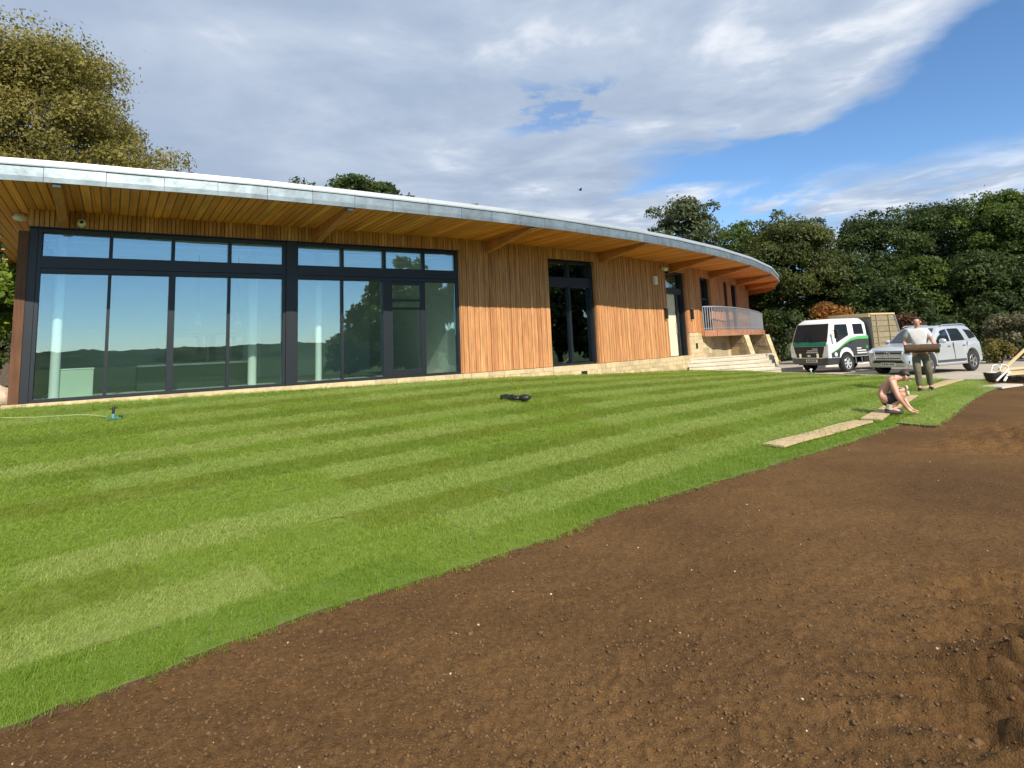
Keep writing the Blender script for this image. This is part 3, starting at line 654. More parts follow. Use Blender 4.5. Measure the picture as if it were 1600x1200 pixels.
# windows
def pane_box(sg, a0, a1, z0, z1, rec, parent, mt='glass'):
    b = MB(); sg.box(b, a0, a1, -rec-.010, -rec+.010, z0, z1); return bld_build(b, 'pane', M[mt], parent)
def bar(sg, name, a0, a1, o0, o1, z0, z1, parent, mt='frame'):
    b = MB(); sg.box(b, a0, a1, o0, o1, z0, z1); return bld_build(b, name, M[mt], parent)
def reveal(sg, a, side, z0, z1, dep, parent):
    for k in range(2):
        y0, y1 = -dep*k/2, -dep*(k+1)/2+.006
        b = MB(); sg.box(b, a-.022 if side > 0 else a, a if side > 0 else a+.022, y1, y0, z0, z1); bld_build(b, 'reveal_board', M['clad'], parent)
def glazed_unit(a0, a1, bigs, smalls, label, door=None):
    w = bpart('window'); w['label'] = label; r = .12; fw = .055
    bar(G, 'head_frame', a0, a1, -.16, -.03, 4.20, 4.275, w); bar(G, 'sill_frame', a0, a1, -.17, -.03, FLOOR, FLOOR+.055, w)
    bar(G, 'transom', a0+.06, a1-.06, -.17, -.005, 3.50, 3.73, w); bar(G, 'transom_rail', a0+.06, a1-.06, -.17, -.03, 3.40, 3.494, w)
    bar(G, 'jamb', a0, a0+.06, -.17, -.02, FLOOR+.057, 4.198, w); bar(G, 'jamb', a1-.06, a1, -.17, -.02, FLOOR+.057, 4.198, w)
    xs = [a0+.06]+sorted(bigs+smalls)+[a1-.06]
    for x in xs[1:-1]:
        bar(G, 'mullion', x-.033, x+.033, -.15, -.035, 3.732, 4.198, w)
        h = .06 if x in bigs else .030
        bar(G, 'mullion', x-h, x+h, -.15, -.03 if x in bigs else -.06, FLOOR+.057, 3.398, w)
    for i in range(4):
        l, q = xs[i], xs[i+1]
        pane_box(G, l+.02, q-.02, 3.72, 4.205, r, w)
        if door == i:
            dr = bpart('glazed_door', w)
            for nm, p in (('door_stile', (l+.06, l+.20, FLOOR+.06, 3.39)), ('door_stile', (q-.11, q-.035, FLOOR+.06, 3.39)), ('door_rail', (l+.202, q-.112, FLOOR+.06, FLOOR+.20)), ('door_rail', (l+.202, q-.112, 2.66, 2.72)), ('door_rail', (l+.202, q-.112, 2.88, 2.94)), ('door_rail', (l+.202, q-.112, 3.31, 3.39))):
                b = MB(); G.box(b, p[0], p[1], -.115, -.05, p[2], p[3]); b.build(nm, M['frame'], dr)
            b = MB(); G.box(b, l+.19, q-.10, -.105, -.09, FLOOR+.1, 3.35); b.build('pane', M['glass'], dr)
        else: pane_box(G, l+.01, q-.01, FLOOR+.05, 3.41, r, w)
glazed_unit(.14, 4.80, [2.46], [1.335, 3.585], 'left half of the big glazed front')
glazed_unit(5.02, 9.40, [7.27], [6.16, 8.375], 'right half of the big glazed front with the inset door', door=2)
bar(G, 'window_post', 4.803, 5.017, -.2, .015, FLOOR, 4.275, None)
bar(G, 'window_head', -.0, G.L, -.16, .045, 4.278, 4.298, None)
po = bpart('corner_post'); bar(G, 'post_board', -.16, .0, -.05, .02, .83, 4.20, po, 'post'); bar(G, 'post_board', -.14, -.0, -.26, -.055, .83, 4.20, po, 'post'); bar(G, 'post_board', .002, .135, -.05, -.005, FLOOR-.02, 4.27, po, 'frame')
rv = bpart('window_reveal'); reveal(G, G.L, 1, FLOOR, TOPF, .24, rv)
# second window
def recess_window(sg, a0, a1, levels, mulls, label, dep=.2, z0=FLOOR, ztop=4.27, two=True, mt='dark_glass'):
    w = bpart('window'); w['label'] = label; o = -dep
    bar(sg, 'head_frame', a0, a1, o-.1, o+.08, ztop-.06, ztop, w); bar(sg, 'sill_frame', a0, a1, o-.1, o+.08, z0, z0+.06, w)
    bar(sg, 'jamb', a0, a0+.08, o-.1, o+.08, z0+.062, ztop-.062, w); bar(sg, 'jamb', a1-.10, a1, o-.1, o+.12, z0+.062, ztop-.062, w)
    zs = [z0+.06]
    for l0, l1 in levels: bar(sg, 'transom', a0+.081, a1-.101, o-.1, o+.10, l0, l1, w); zs += [l0, l1]
    zs.append(ztop-.06); xs = [a0+.08]+mulls+[a1-.10]
    for m in mulls:
        for k in range(0, len(zs), 2): bar(sg, 'mullion', m-.04, m+.04, o-.08, o+.07, zs[k]+.002, zs[k+1]-.002, w)
    for k in range(0, len(zs), 2):
        for l, q in zip(xs[:-1], xs[1:]): pane_box(sg, l+.01, q-.01, zs[k]-.01, zs[k+1]+.01, dep+.02, w, mt)
    rv = bpart('window_reveal'); reveal(sg, a1+.022, 1, z0, ztop+.02, dep, rv); reveal(sg, a0-.022, -1, z0, ztop+.02, dep, rv)
    b = MB(); sg.box(b, a0-.02, a1+.02, -.9, -.85, z0-.1, ztop+.3); sg.box(b, a0-.3, a1+.3, -.85, -.3, z0-.1, z0-.05)
    return w
s2 = SEG[2]
recess_window(s2, .03, s2.L-.03, [(3.42, 3.74)], [1.05], 'tall narrow window between two cedar panels')
recess_window(s6, .36, 1.65, [(3.3, 3.38)], [], 'slim window above the near end of the balcony', .2, 1.95)
recess_window(s7, 3.53, 4.72, [], [], 'slim dark window above the balcony rail', .2, 1.95)
# entrance
s4 = SEG[4]; ent = bpart('entrance'); o = -.22; H = TOPF+.02
for nm, p in (('head_frame', (.03,1.84,o-.1,o+.1,H-.06,H)), ('jamb', (.03,.24,o-.1,o+.12,FLOOR,H-.062)), ('jamb', (1.70,1.84,o-.1,o+.14,FLOOR,H-.062)), ('transom', (.242,1.698,o-.1,o+.11,3.44,3.68)), ('mullion', (1.18,1.30,o-.08,o+.08,FLOOR,3.438))):
    bar(s4, nm, *p, ent)
pane_box(s4, .23, 1.71, 3.67, H-.05, .22, ent, 'dark_glass'); pane_box(s4, 1.29, 1.71, FLOOR, 3.45, .2, ent, 'dark_glass')
dl = bar(s4, 'door', .245, 1.178, o-.04, o+.02, FLOOR+.01, 3.435, ent, 'cream_door')
for z0, z1 in ((3.28, 3.36),): bar(s4, 'door_moulding', .36, 1.06, o+.021, o+.03, z0, z1, ent, 'cream_door')
bar(s4, 'door_handle', 1.09, 1.12, o+.024, o+.075, 1.85, 2.25, ent, 'steel')
rv = bpart('door_reveal'); reveal(s4, s4.L, 1, FLOOR, H, .22, rv); reveal(s4, 0, -1, FLOOR, H, .22, rv)

# roof: soffit boards, beams, fascia, cap, slab
rc = np.array([[Vector(p).dot(ALONG), Vector(p).dot(OUTV)] for p in ROOF]); wc = np.array([[Vector(p).dot(ALONG), Vector(p).dot(OUTV)] for p in WALL])
sc_ = np.array([[Vector(p).dot(ALONG), Vector(p).dot(OUTV)] for p in ((-20.6,25.4),(-15.0,18.1),(-11.81,13.93))]); rcx = np.vstack([sc_, rc]); t_edge = lambda c: float(np.interp(c, rcx[:,0], rcx[:,1])); t_wall = lambda c: float(np.interp(c, wc[:,0], wc[:,1]))
def ct(c, t, z=0.): v = ALONG*c+OUTV*t; return Vector((v.x, v.y, z))
sof = bpart('soffit'); RZ = math.atan2(OUTV.y, OUTV.x)
b = MB(); pw = .15; g = random.Random(3)
b.loft([[(x, y, z) for y, z in ((-.066,.02),(-.066,.004),(-.060,0),(.060,0),(.066,.004),(.066,.02))] for x in (0, 1)]); sm = b.mesh('soffit_board', M['soffit'])
c = -3.38
while c < 41.2:
    te = t_edge(c)-.02; tw = min(t_wall(c)-.45, te-2) if c > -1.40 else te-15
    if c > 38: tw = te-6
    put('soffit_board', sm, sof, ct(c, tw, SOFFIT+g.uniform(0, .003)), RZ, (te-tw, 1, 1)); c += pw
deckpoly = [(p[0]-.04*OUTV.x, p[1]-.04*OUTV.y) for p in ROOF]+ROOF_BACK
b = MB(); b.prism(deckpoly, SOFFIT+.022, 4.93); bld_build(b, 'roof', M['roofing'])
bmp = [(-8.85,11.95),(-4.55,14.47),(-.64,17.44),(3.01,20.8),(6.47,24.71),(9.14,28.24),(11.95,32.6),(13.9,36.6),(15.7,41.3)]
for i, p in enumerate(bmp):
    c = Vector(p).dot(ALONG); te = t_edge(c)-.10; tw = t_wall(c)-.06; hw = .075
    prof = [(tw, SOFFIT-.002), (te, SOFFIT-.002), (te, SOFFIT-.075), (tw, SOFFIT-.36)]
    b = MB(); b.loft([[(t-tw, y, z-SOFFIT) for t, z in prof] for y in (-hw, hw)])
    be = b.build('beam', M['beam'], bld, loc=ct(c, tw, SOFFIT), rz=RZ); be.matrix_parent_inverse = BINV
    b = MB(); b.box((te-tw+.012, 0, -.045), (.02, .11, .05)); b.build('beam_shoe', M['steel'], be)
arc = [0.]; 
for p, q in zip(ROOF[:-1], ROOF[1:]): arc.append(arc[-1]+math.dist(p, q))
def on_edge(s): return Vector((float(np.interp(s, arc, [p[0] for p in ROOF])), float(np.interp(s, arc, [p[1] for p in ROOF]))))
def edge_norm(s):
    d = on_edge(min(s+.3, arc[-1]))-on_edge(max(s-.3, 0)); return Vector((d.y, -d.x)).normalized()
fas = bpart('fascia'); cap = bpart('roof_edge')
def strip(s0, s1, prof, name, mt, parent, n=3):
    rings = []
    for k in range(n+1):
        s = s0+(s1-s0)*k/n; p = on_edge(s); nn = edge_norm(s); rings.append([(p.x+nn.x*o, p.y+nn.y*o, z) for o, z in prof])
    b = MB(); b.loft(rings); return b.build(name, M[mt], parent)
s = 0.; g = random.Random(8)
while s < arc[-1]-.1:
    e = min(s+.87, arc[-1]); j = g.uniform(-.004, .004)
    strip(s+.004, e-.004, [(-.03+j,4.615),(.004+j,4.613),(.010+j,4.70),(.006+j,4.875),(-.03+j,4.875)], 'fascia_panel', 'zinc', fas); s = e
s = 0.
while s < arc[-1]-.1:
    e = min(s+2.6, arc[-1]); strip(s+.003, e-.003, [(-.25,4.935),(-.03,4.878),(.030,4.872),(.034,4.90),(.012,4.985),(-.25,4.995)], 'cap_length', 'cap', cap, 6); s = e

# plinth and stone faces
def stone_run(sg, a0, a1, zb, zt, out, parent, mt, ch, ln, seed, back=.12, name='stone'):
    """coursed stones on a face; zb may be a function of the position along it"""
    g = random.Random(seed); f = zb if callable(zb) else (lambda a: zb); z = zt; k = 0
    zmin = min(f(a0), f(a1))
    bm_ = MB(); n = 6
    for i in range(n):
        l, q = a0+(a1-a0)*i/n, a0+(a1-a0)*(i+1)/n; sg.box(bm_, l, q, -back, out-.014, min(f(l), f(q))-.15, zt-.004)
    bld_build(bm_, 'mortar', M['mortar'], parent) if parent else None
    while z > zmin-.02:
        h = ch*g.uniform(.8, 1.2); a = a0-g.uniform(0, ln*.6)
        if z-h < zmin-.1 and k == 0: h = max(zt-zmin+.04, .06)
        while a < a1:
            l = ln*g.uniform(.6, 1.5); x0, x1 = max(a, a0)+.004, min(a+l, a1)-.004; a += l
            if x1-x0 < .05 or f((x0+x1)/2) > z-.01: continue
            b = MB(); j = g.uniform(-.006, .010); sg.box(b, x0, x1, -.05, out+j, z-h+.006, z-.003)
            v = b.v
            for q in range(8): v[q] = (v[q][0]+g.uniform(-.004,.004), v[q][1]+g.uniform(-.004,.004), v[q][2]+g.uniform(-.003,.003))
            b.build(name, M[mt], parent)
        z -= h; k += 1
pl = bpart('plinth')
for i, (ln) in enumerate((.42, .36, .40, .40, .42)):
    sg = SEG[i]; stone_run(sg, -.25 if i == 0 else 0, sg.L, lambda a, sg=sg: tz(*sg.at(a, .1).xy)-.02, FLOOR-.01, .05, pl, 'stone', .15, ln, 20+i)
sw = bpart('stone_wall'); stone_run(SEG[5], 0, SEG[5].L+.1, .2, 1.85, .05, sw, 'stone', .19, .38, 31)
bar(SEG[5], 'ledge', -.02, SEG[5].L+.12, -.05, .07, 1.851, 1.872, None, 'beam')
bar(SEG[5], 'vent_grille', .55, .72, .052, .075, 1.18, 1.40, None, 'black')
stone_run(s6, .1, s6.L, .1, 1.66, .0, sw, 'rubble', .24, .55, 33); stone_run(s7, 0, s7.L, 0, 1.66, .0, sw, 'rubble', .30, .8, 34)
bar(SEG[2], 'plinth_vent', 1.20, 1.46, .06, .075, .50, .72, None, 'black')
bar(SEG[3], 'plinth_vent', 1.62, 1.86, .06, .078, .42, .49, None, 'black')
# balcony
RAIL = [(8.12,26.72),(8.75,27.0),(9.25,27.42),(10.37,28.95),(12.15,31.85),(13.95,35.3),(15.4,38.4),(16.5,41.2)]
dk = bpart('balcony'); poly = [(p[0]+.05*OUTV.x, p[1]+.05*OUTV.y) for p in RAIL]+[(16.0,43.0),(14.2,37.6),(11.85,32.7),(9.1,28.45),(8.0,26.82)]
b = MB(); b.prism(poly, 1.70, 1.90); bld_build(b, 'balcony_floor', M['beam'], dk)
for p, q in zip(RAIL[:-1], RAIL[1:]):
    sg = Seg(p, q); n = max(1, round(sg.L/1.9))
    for k in range(n): bar(sg, 'edge_board', sg.L*k/n+.006, sg.L*(k+1)/n-.006, .02, .075, 1.67, 1.925, dk, 'edge')
rl = bpart('railing'); b = MB(); b.tube([(x, y, 2.95) for x, y in RAIL], .032, 8); b.tube([(x, y, 2.01) for x, y in RAIL], .018, 6); 
r_arc = [0.]
for p, q in zip(RAIL[:-1], RAIL[1:]): r_arc.append(r_arc[-1]+math.dist(p, q))
bld_build(b, 'handrail', M['steel'], rl)
bb = MB(); bb.box((0,0,.5), (.042,.012,1.02)); bmesh_ = bb.mesh('baluster', M['steel'])
s = .06
while s < r_arc[-1]:
    x = float(np.interp(s, r_arc, [p[0] for p in RAIL])); y = float(np.interp(s, r_arc, [p[1] for p in RAIL]))
    x2 = float(np.interp(s+.1, r_arc, [p[0] for p in RAIL])); y2 = float(np.interp(s+.1, r_arc, [p[1] for p in RAIL]))
    put('baluster', bmesh_, rl, (x, y, 1.93), math.atan2(y2-y, x2-x) if x2 != x else 0); s += .125
# battered stone buttresses below the balcony
def buttress(p, zb, inl, label, seed):
    t = thing('stone_buttress', label, 'buttress', (p[0], p[1], zb), RZ, 'stone buttresses under the balcony'); zt = 1.665-zb; off = .30*zt; hw = .17
    prof = [(off, 0), (0, zt), (-inl, zt), (-inl, 0)]
    b = MB(); b.loft([[(x, y, z) for x, z in prof] for y in (-hw+.012, hw-.012)]); b.build('core', M['mortar'], t)
    b = MB(); fr = lambda z: off*(1-z/zt)
    n = 8; g = random.Random(seed)
    for k in range(n):                                            # facing stones, front edge and visible flank
        z0, z1 = zt*k/n+.004, zt*(k+1)/n-.004
        b = MB(); b.loft([[(fr(z)+.012, y, z), (fr(z)-.12, y, z)] for y, z in ((-hw,z0),(-hw,z1))]+[[(fr(z)+.012, y, z), (fr(z)-.12, y, z)] for y, z in ((hw,z1),(hw,z0))], close=False, cap=False)
        b = MB(); b.add([(fr(z)+dx, y, z) for z in (z0, z1) for dx, y in ((.012,-hw),(.012,hw),(-.16,hw),(-.16,-hw))], ((0,3,2,1),(4,5,6,7),(0,1,5,4),(1,2,6,5),(2,3,7,6),(3,0,4,7))); b.build('stone', M['stone'], t)
        for sd in (-1, 1):
            a = -.165-g.uniform(0, .25)
            x0 = fr(z0)-.168
            while x0 > -inl+.1:
                l = g.uniform(.28, .55); x1 = max(x0-l, -inl)
                b = MB(); j = g.uniform(0, .012); b.box(((x0+x1)/2, sd*(hw-.02+j), (z0+z1)/2), (x0-x1-.008, .045, z1-z0)); b.build('stone', M['rubble'], t); x0 = x1
buttress((11.15,29.95), .2, 2.2, 'sloping stone buttress at the top of the steps', 1)
buttress((15.15,37.3), -.13, 3.2, 'sloping stone buttress in the middle under the balcony rail', 2)
buttress((16.75,40.9), -.13, 3.0, 'sloping stone buttress at the far end of the balcony', 3)
# steps
st = thing('stone_steps', 'pale cream stone steps up to the terrace beside the entrance', 'steps', (9, 26.5, 0))
SINV = Matrix.Translation((-9, -26.5, 0))
for k in range(5):
    A = Vector((7.0-.02*k, 25.0+.12*k)); B = Vector((11.15-.16*k, 26.35+.33*k)); C = Vector((12.2-.02*k, 29.3)); D = Vector((7.55-.02*k, 26.5))
    z1 = .20+.145*k; sp = sub('step', st); sp.matrix_parent_inverse = SINV; n = 6
    for i in range(n):
        a, q = i/n, (i+1)/n; e = .004
        P = [A.lerp(B, a+e/4), A.lerp(B, q-e/4), D.lerp(C, q-e/4), D.lerp(C, a+e/4)]
        fwd = (A-D).normalized(); fr = lambda p: (p.x-fwd.x*.05, p.y-fwd.y*.05)
        b = MB(); b.prism([tuple(x) for x in P], z1-.045, z1-.002*(i % 2)); b.prism([fr(P[0]), fr(P[1]), (P[2].x, P[2].y), (P[3].x, P[3].y)], z1-.16 if k else -.25, z1-.046); b.build('step_stone', M['step'], sp)
# fittings on the wall and eaves
def fit(name, label, cat, p, rz, mb_list, group=None):
    t = thing(name, label, cat, p, rz, group)
    for nm, mb, mt in mb_list: mb.build(nm, M[mt], t, smooth=nm in ('dome','housing','lens'))
for sg, a, lb in ((SEG[3], SEG[3].L-.27, 'slim black wall light left of the entrance door'), (SEG[5], .30, 'slim black wall light right of the entrance door')):
    fit('wall_light', lb, 'wall light', sg.at(a, .035, 2.42), sg.rz, [('housing', MB().box((0,-.06,.2), (.10,.12,.42)), 'black'), ('lens', MB().box((0,-.06,-.015), (.07,.09,.012)), 'lens'), ('lens', MB().box((0,-.06,.416), (.07,.09,.012)), 'lens'), ('backplate', MB().box((0,.0,.2), (.08,.02,.3)), 'black')], 'wall lights beside the door')
sg = SEG[3]
fit('alarm_box', 'small white box on the cedar wall left of the door', 'alarm box', sg.at(sg.L-.95, .035, 3.72), sg.rz, [('housing', MB().box((0,-.05,.17), (.2,.1,.30)), 'lamp_white'), ('base', MB().box((0,-.05,.0), (.16,.08,.03)), 'lamp_white')])
fit('floodlight', 'white floodlight under the eaves above the door', 'floodlight', sg.at(sg.L-.32, .035, 4.30), sg.rz, [('bracket', MB().box((0,-.05,.08), (.05,.1,.05)), 'lamp_white'), ('housing', MB().box((0,-.16,.06), (.26,.12,.13), M=Matrix.Rotation(.5,3,'X')), 'lamp_white'), ('lens', MB().box((0,-.215,.03), (.2,.02,.1), M=Matrix.Rotation(.5,3,'X')), 'lens')])
cm_ = MB().ball((0,-.13,0), .075, 14, 9); 
fit('security_camera', 'round white security camera on the cedar frieze at the left corner', 'camera', G.at(.82, .035, 4.40), G.rz, [('base', MB().lathe([(.08,0),(.075,.05)], 16, Matrix.Rotation(R(90),3,'X')), 'lamp_white'), ('dome', cm_, 'lamp_white'), ('lens', MB().lathe([(.035,.185),(.032,.212)], 12, Matrix.Rotation(R(90),3,'X')), 'black')])
fit('sensor', 'pale wall light under the left soffit beside the corner', 'eaves light', (-9.80,12.02,4.63), .6, [('base', MB().lathe([(.10,0),(.10,-.04)], 14), 'lamp_white'), ('dome', MB().ball((0,0,-.06), (.13,.13,.075), 14, 8), 'lamp_white')])
for x, y, h, lb in ((-6.25,12.6,.46,'taller terracotta vent pot on the roof edge'), (-6.02,12.72,.36,'shorter terracotta vent pot on the roof edge')):
    t = thing('roof_vent', lb, 'roof vent', (x, y, 4.90), 0, 'vents on the roof'); w = .075 if h > .4 else .045
    MB().lathe([(w,0),(w*.9,h*.7),(w*1.2,h*.72),(w*1.1,h)], 12).build('pipe', M['brick_pot'], t); MB().lathe([(w*.8,h),(w*.4,h+.06)], 10).build('cowl', M['black'], t)
t = thing('roof_outlet', 'small dark outlet on top of the roof edge', 'roof outlet', (-.95,14.65,4.93)); MB().box((0,0,.08),(.16,.12,.10)).build('outlet_box', M['black'], t); MB().box((.08,0,.12),(.22,.16,.03)).build('outlet_lid', M['black'], t)

# ------------------------------------------------------------------ interior behind the glass
def I(s, d, z=0.): return G.at(s, -d, z)
room = bpart('room')
def quad_prism(pts, z0, z1, nm, mt, parent=None): b = MB(); b.prism([(p.x, p.y) for p in pts], z0, z1); return bld_build(b, nm, M[mt], parent)
quad_prism([I(0,.17), I(G.L+.1,.17), I(G.L+.1,7), I(0,7)], .70, FLOOR-.003, 'room_floor', 'int_floor', room)
quad_prism([I(0,.17), I(G.L+.1,.17), I(G.L+.1,7), I(0,7)], 4.46, 4.60, 'ceiling', 'white', room)
quad_prism([I(-.1,6.9), I(G.L+.1,6.9), I(G.L+.1,7.1), I(-.1,7.1)], FLOOR, 4.46, 'back_wall', 'int_wall', room)
quad_prism([I(.0,.28), I(.10,.28), I(.10,6.9), I(.0,6.9)], FLOOR-.2, 4.45, 'side_wall', 'white', room)
quad_prism([I(G.L,.17), I(G.L+.12,.17), I(G.L+.12,6.9), I(G.L,6.9)], FLOOR, 4.46, 'partition', 'int_wall', room)
for d in (1.0, 2.0, 3.1, 4.4): quad_prism([I(.03,d), I(G.L,d), I(G.L,d+.25), I(.03,d+.25)], 4.22, 4.459, 'ceiling_beam', 'white', room)
for s, d, r in ((.50,.45,.085), (5.70,.5,.075), (4.35,1.4,.10)):
    b = MB(); p = I(s, d); b.tube([(p.x, p.y, FLOOR), (p.x, p.y, 4.22 if d < .9 else 4.46)], r, 16); bld_build(b, 'column', M['white'], room, smooth=True)
# rear rooms stay dark: one floor and back wall behind windows further along
b = MB(); b.prism([tuple(SEG[1].at(.2,-.2).xy), tuple(SEG[2].at(0,-.42).xy), tuple(SEG[3].at(0,-.42).xy), tuple(SEG[4].at(0,-.42).xy), tuple(SEG[5].at(0,-.42).xy), (4,29), (-3,22)], .7, FLOOR-.01); bld_build(b, 'rear_floor', M['int_floor'], room)
b = MB(); b.prism([(-3.2,22),(4,29.2),(5,31),(9,36),(9.2,35.8),(5.2,30.8),(4.2,29),(-3,21.8)], .7, 4.6); bld_build(b, 'rear_wall', M['int_wall'], room)
def itm(name, label, cat, s, d, parts, z=FLOOR):
    t = thing(name, label, cat, I(s, d, z), G.rz)
    for nm, mb, mt in parts: mb.build(nm, M[mt], t)
    return t
itm('kitchen_island', 'dark green kitchen island with pale worktop behind the left glazing', 'kitchen island', 3.2, 2.5, [('cabinet', MB().box((0,0,.28),(2.36,.8,.54)), 'teal'), ('worktop', MB().box((0,0,.575),(2.46,.9,.04)), 'worktop'), ('plinth_board', MB().box((-1.2,-.0,.28),(.04,.84,.55)), 'black'), ('panel', MB().box((.55,-.41,.29),(.9,.012,.44)), 'teal'), ('panel', MB().box((-.5,-.41,.29),(.9,.012,.44)), 'teal')])
itm('low_cabinet', 'pale sage cabinet standing just inside the left corner of the glass', 'cabinet', .86, .75, [('cabinet', MB().box((0,0,.29),(.55,.5,.58)), 'unit'), ('cabinet_top', MB().box((0,0,.592),(.58,.53,.022)), 'worktop')])
itm('oven_unit', 'dark glass fronted oven bank on the back wall of the kitchen', 'oven', 4.0, 6.5, [('carcass', MB().box((0,.1,.75),(2.2,.6,1.5)), 'unit'), ('oven_door', MB().box((-.52,-.22,1.0),(.98,.03,.75)), 'car_glass'), ('oven_door', MB().box((.52,-.22,1.0),(.98,.03,.75)), 'car_glass')])
itm('wall_unit', 'run of pale kitchen units along the back wall left of the ovens', 'kitchen units', 1.4, 6.5, [('cabinet', MB().box((0,.1,.45),(2.4,.6,.9)), 'unit'), ('worktop', MB().box((0,.08,.92),(2.45,.66,.04)), 'worktop'), ('shelf', MB().box((0,.25,1.7),(2.2,.3,.04)), 'worktop')])
dw = itm('inner_doorway', 'white framed inner doorway on the back wall right of the ovens', 'doorway', 6.1, 6.86, [('door_frame', MB().box((-.5,0,1.05),(.1,.06,2.1)), 'white'), ('door_frame', MB().box((.5,0,1.05),(.1,.06,2.1)), 'white'), ('door_frame', MB().box((0,0,2.15),(1.1,.06,.1)), 'white'), ('door', MB().box((0,.01,1.05),(.88,.03,2.08)), 'unit')])
for s, lb in ((3.25, 'left of the two glass pendant lamps over the kitchen island'), (4.19, 'right of the two glass pendant lamps over the kitchen island')):
    t = thing('pendant_lamp', lb, 'pendant lamp', I(s, 2.5, 2.45), 0, 'pendant lamps over the island')
    MB().lathe([(.10,0),(.09,.12),(.035,.26),(.02,.32)], 14).build('lamp_shade', M['unit'], t); MB().tube([(0,0,.32),(0,0,2.0)], .008, 6).build('cord', M['black'], t)

# ------------------------------------------------------------------ trees and shrubs
M['leaf_olive'] = foliage('olive_leaves', (.13,.115,.022), (.36,.29,.075), .45, .4, c3=(.22,.19,.042))
M['leaf_dark'] = foliage('dark_green_leaves', (.024,.044,.009), (.088,.125,.024), .42, .35, c3=(.047,.074,.014))
M['leaf_mid'] = foliage('mid_green_leaves', (.040,.072,.010), (.150,.195,.028), .45, .4, c3=(.080,.122,.017))
M['leaf_brown'] = foliage('brownish_green_leaves', (.036,.052,.010), (.135,.145,.030), .42, .35, c3=(.072,.088,.017))
M['leaf_ash'] = foliage('grey_green_leaves', (.055,.075,.030), (.15,.17,.075), .4, .5, c3=(.09,.11,.045))
M['leaf_lime'] = foliage('lime_leaves', (.07,.115,.012), (.32,.40,.05), .5, 1.2, c3=(.17,.24,.03))
M['leaf_orange'] = foliage('orange_leaves', (.15,.055,.014), (.42,.20,.045), .45, 1.1, c3=(.30,.12,.025))
M['leaf_russet'] = foliage('russet_leaves', (.06,.026,.014), (.19,.085,.035), .35, 1.2, c3=(.11,.05,.022))
M['leaf_yellow'] = foliage('yellow_green_leaves', (.09,.085,.018), (.25,.20,.045), .4, 2., c3=(.16,.14,.03))
M['leaf_pale'] = foliage('variegated_leaves', (.06,.065,.028), (.20,.16,.085), .35, 1.4, c3=(.11,.11,.05))
def leaf_mesh(name, clumps, n, size, mt, seed, droop=0.):
    n = int(n*.66); size *= 1.18
    """leaf quads spread through clumps (centre, radii); more of them near each clump's skin"""
    g = np.random.default_rng(seed); c = np.array([k[0] for k in clumps], float); r = np.array([k[1] for k in clumps], float)
    w = (r[:,0]*r[:,1]+r[:,1]*r[:,2]); idx = g.choice(len(c), n, p=w/w.sum())
    d = g.normal(size=(n,3)); d /= np.linalg.norm(d, axis=1)[:,None]; d[:,2] = np.where(d[:,2] < -.5, -d[:,2]*.6, d[:,2])
    rad = (.35+.65*g.random(n)**.45)*(1+.09*g.normal(size=n)*(g.random(n) < .35)); P = c[idx]+d*r[idx]*rad[:,None]
    nn = d+g.normal(0, .75, (n,3))+np.array([0,0,.25]); nn /= np.linalg.norm(nn, axis=1)[:,None]
    a = np.cross(nn, g.normal(size=(n,3))); a[:,2] -= droop; a -= nn*(a*nn).sum(1)[:,None]; a /= np.linalg.norm(a, axis=1)[:,None]+1e-9; b = np.cross(nn, a)
    s = size*g.uniform(.55, 1.35, n)[:,None]; lw = .34
    V = np.stack([P-a*s*.6, P+b*s*lw, P+a*s*.6+nn*s*.1, P-b*s*lw], 1).reshape(-1,3)
    return np_mesh(name, V, np.arange(4*n).reshape(n,4), M[mt])
def crown_clumps(cx, cz, rx, ry, rz, k, seed, cr=(.25,.42), flat=.8, top=1.):
    g = random.Random(seed); out = []
    for i in range(k):
        while True:
            p = Vector((g.uniform(-1,1), g.uniform(-1,1), g.uniform(-1,1)))
            if .25 < p.length < 1: break
        p = p*(p.length**-.45)*.78
        s = g.uniform(*cr)*g.choice((.55,.75,1.,1.)); sh = 1-.25*max(p.z, 0)*top
        out.append(((cx+p.x*rx*sh, p.y*ry*sh, cz+p.z*rz), (rx*s, ry*s, rx*s*flat)))
    for k_ in range(5): out.append(((cx+g.uniform(-.3,.3)*rx, g.uniform(-.3,.3)*ry, cz+(k_-2)*.30*rz), (rx*(.66 if k > 180 else .46), ry*(.66 if k > 180 else .46), rz*.32)))
    for k_ in range(max(3, k//9)):
        p = Vector((g.gauss(0,1), g.gauss(0,1), abs(g.gauss(0,.9)))).normalized()*g.uniform(.76, .92); s = g.uniform(.12, .20); out.append(((cx+p.x*rx, p.y*ry, cz+p.z*rz), (rx*s, ry*s, rx*s*flat)))
    return out
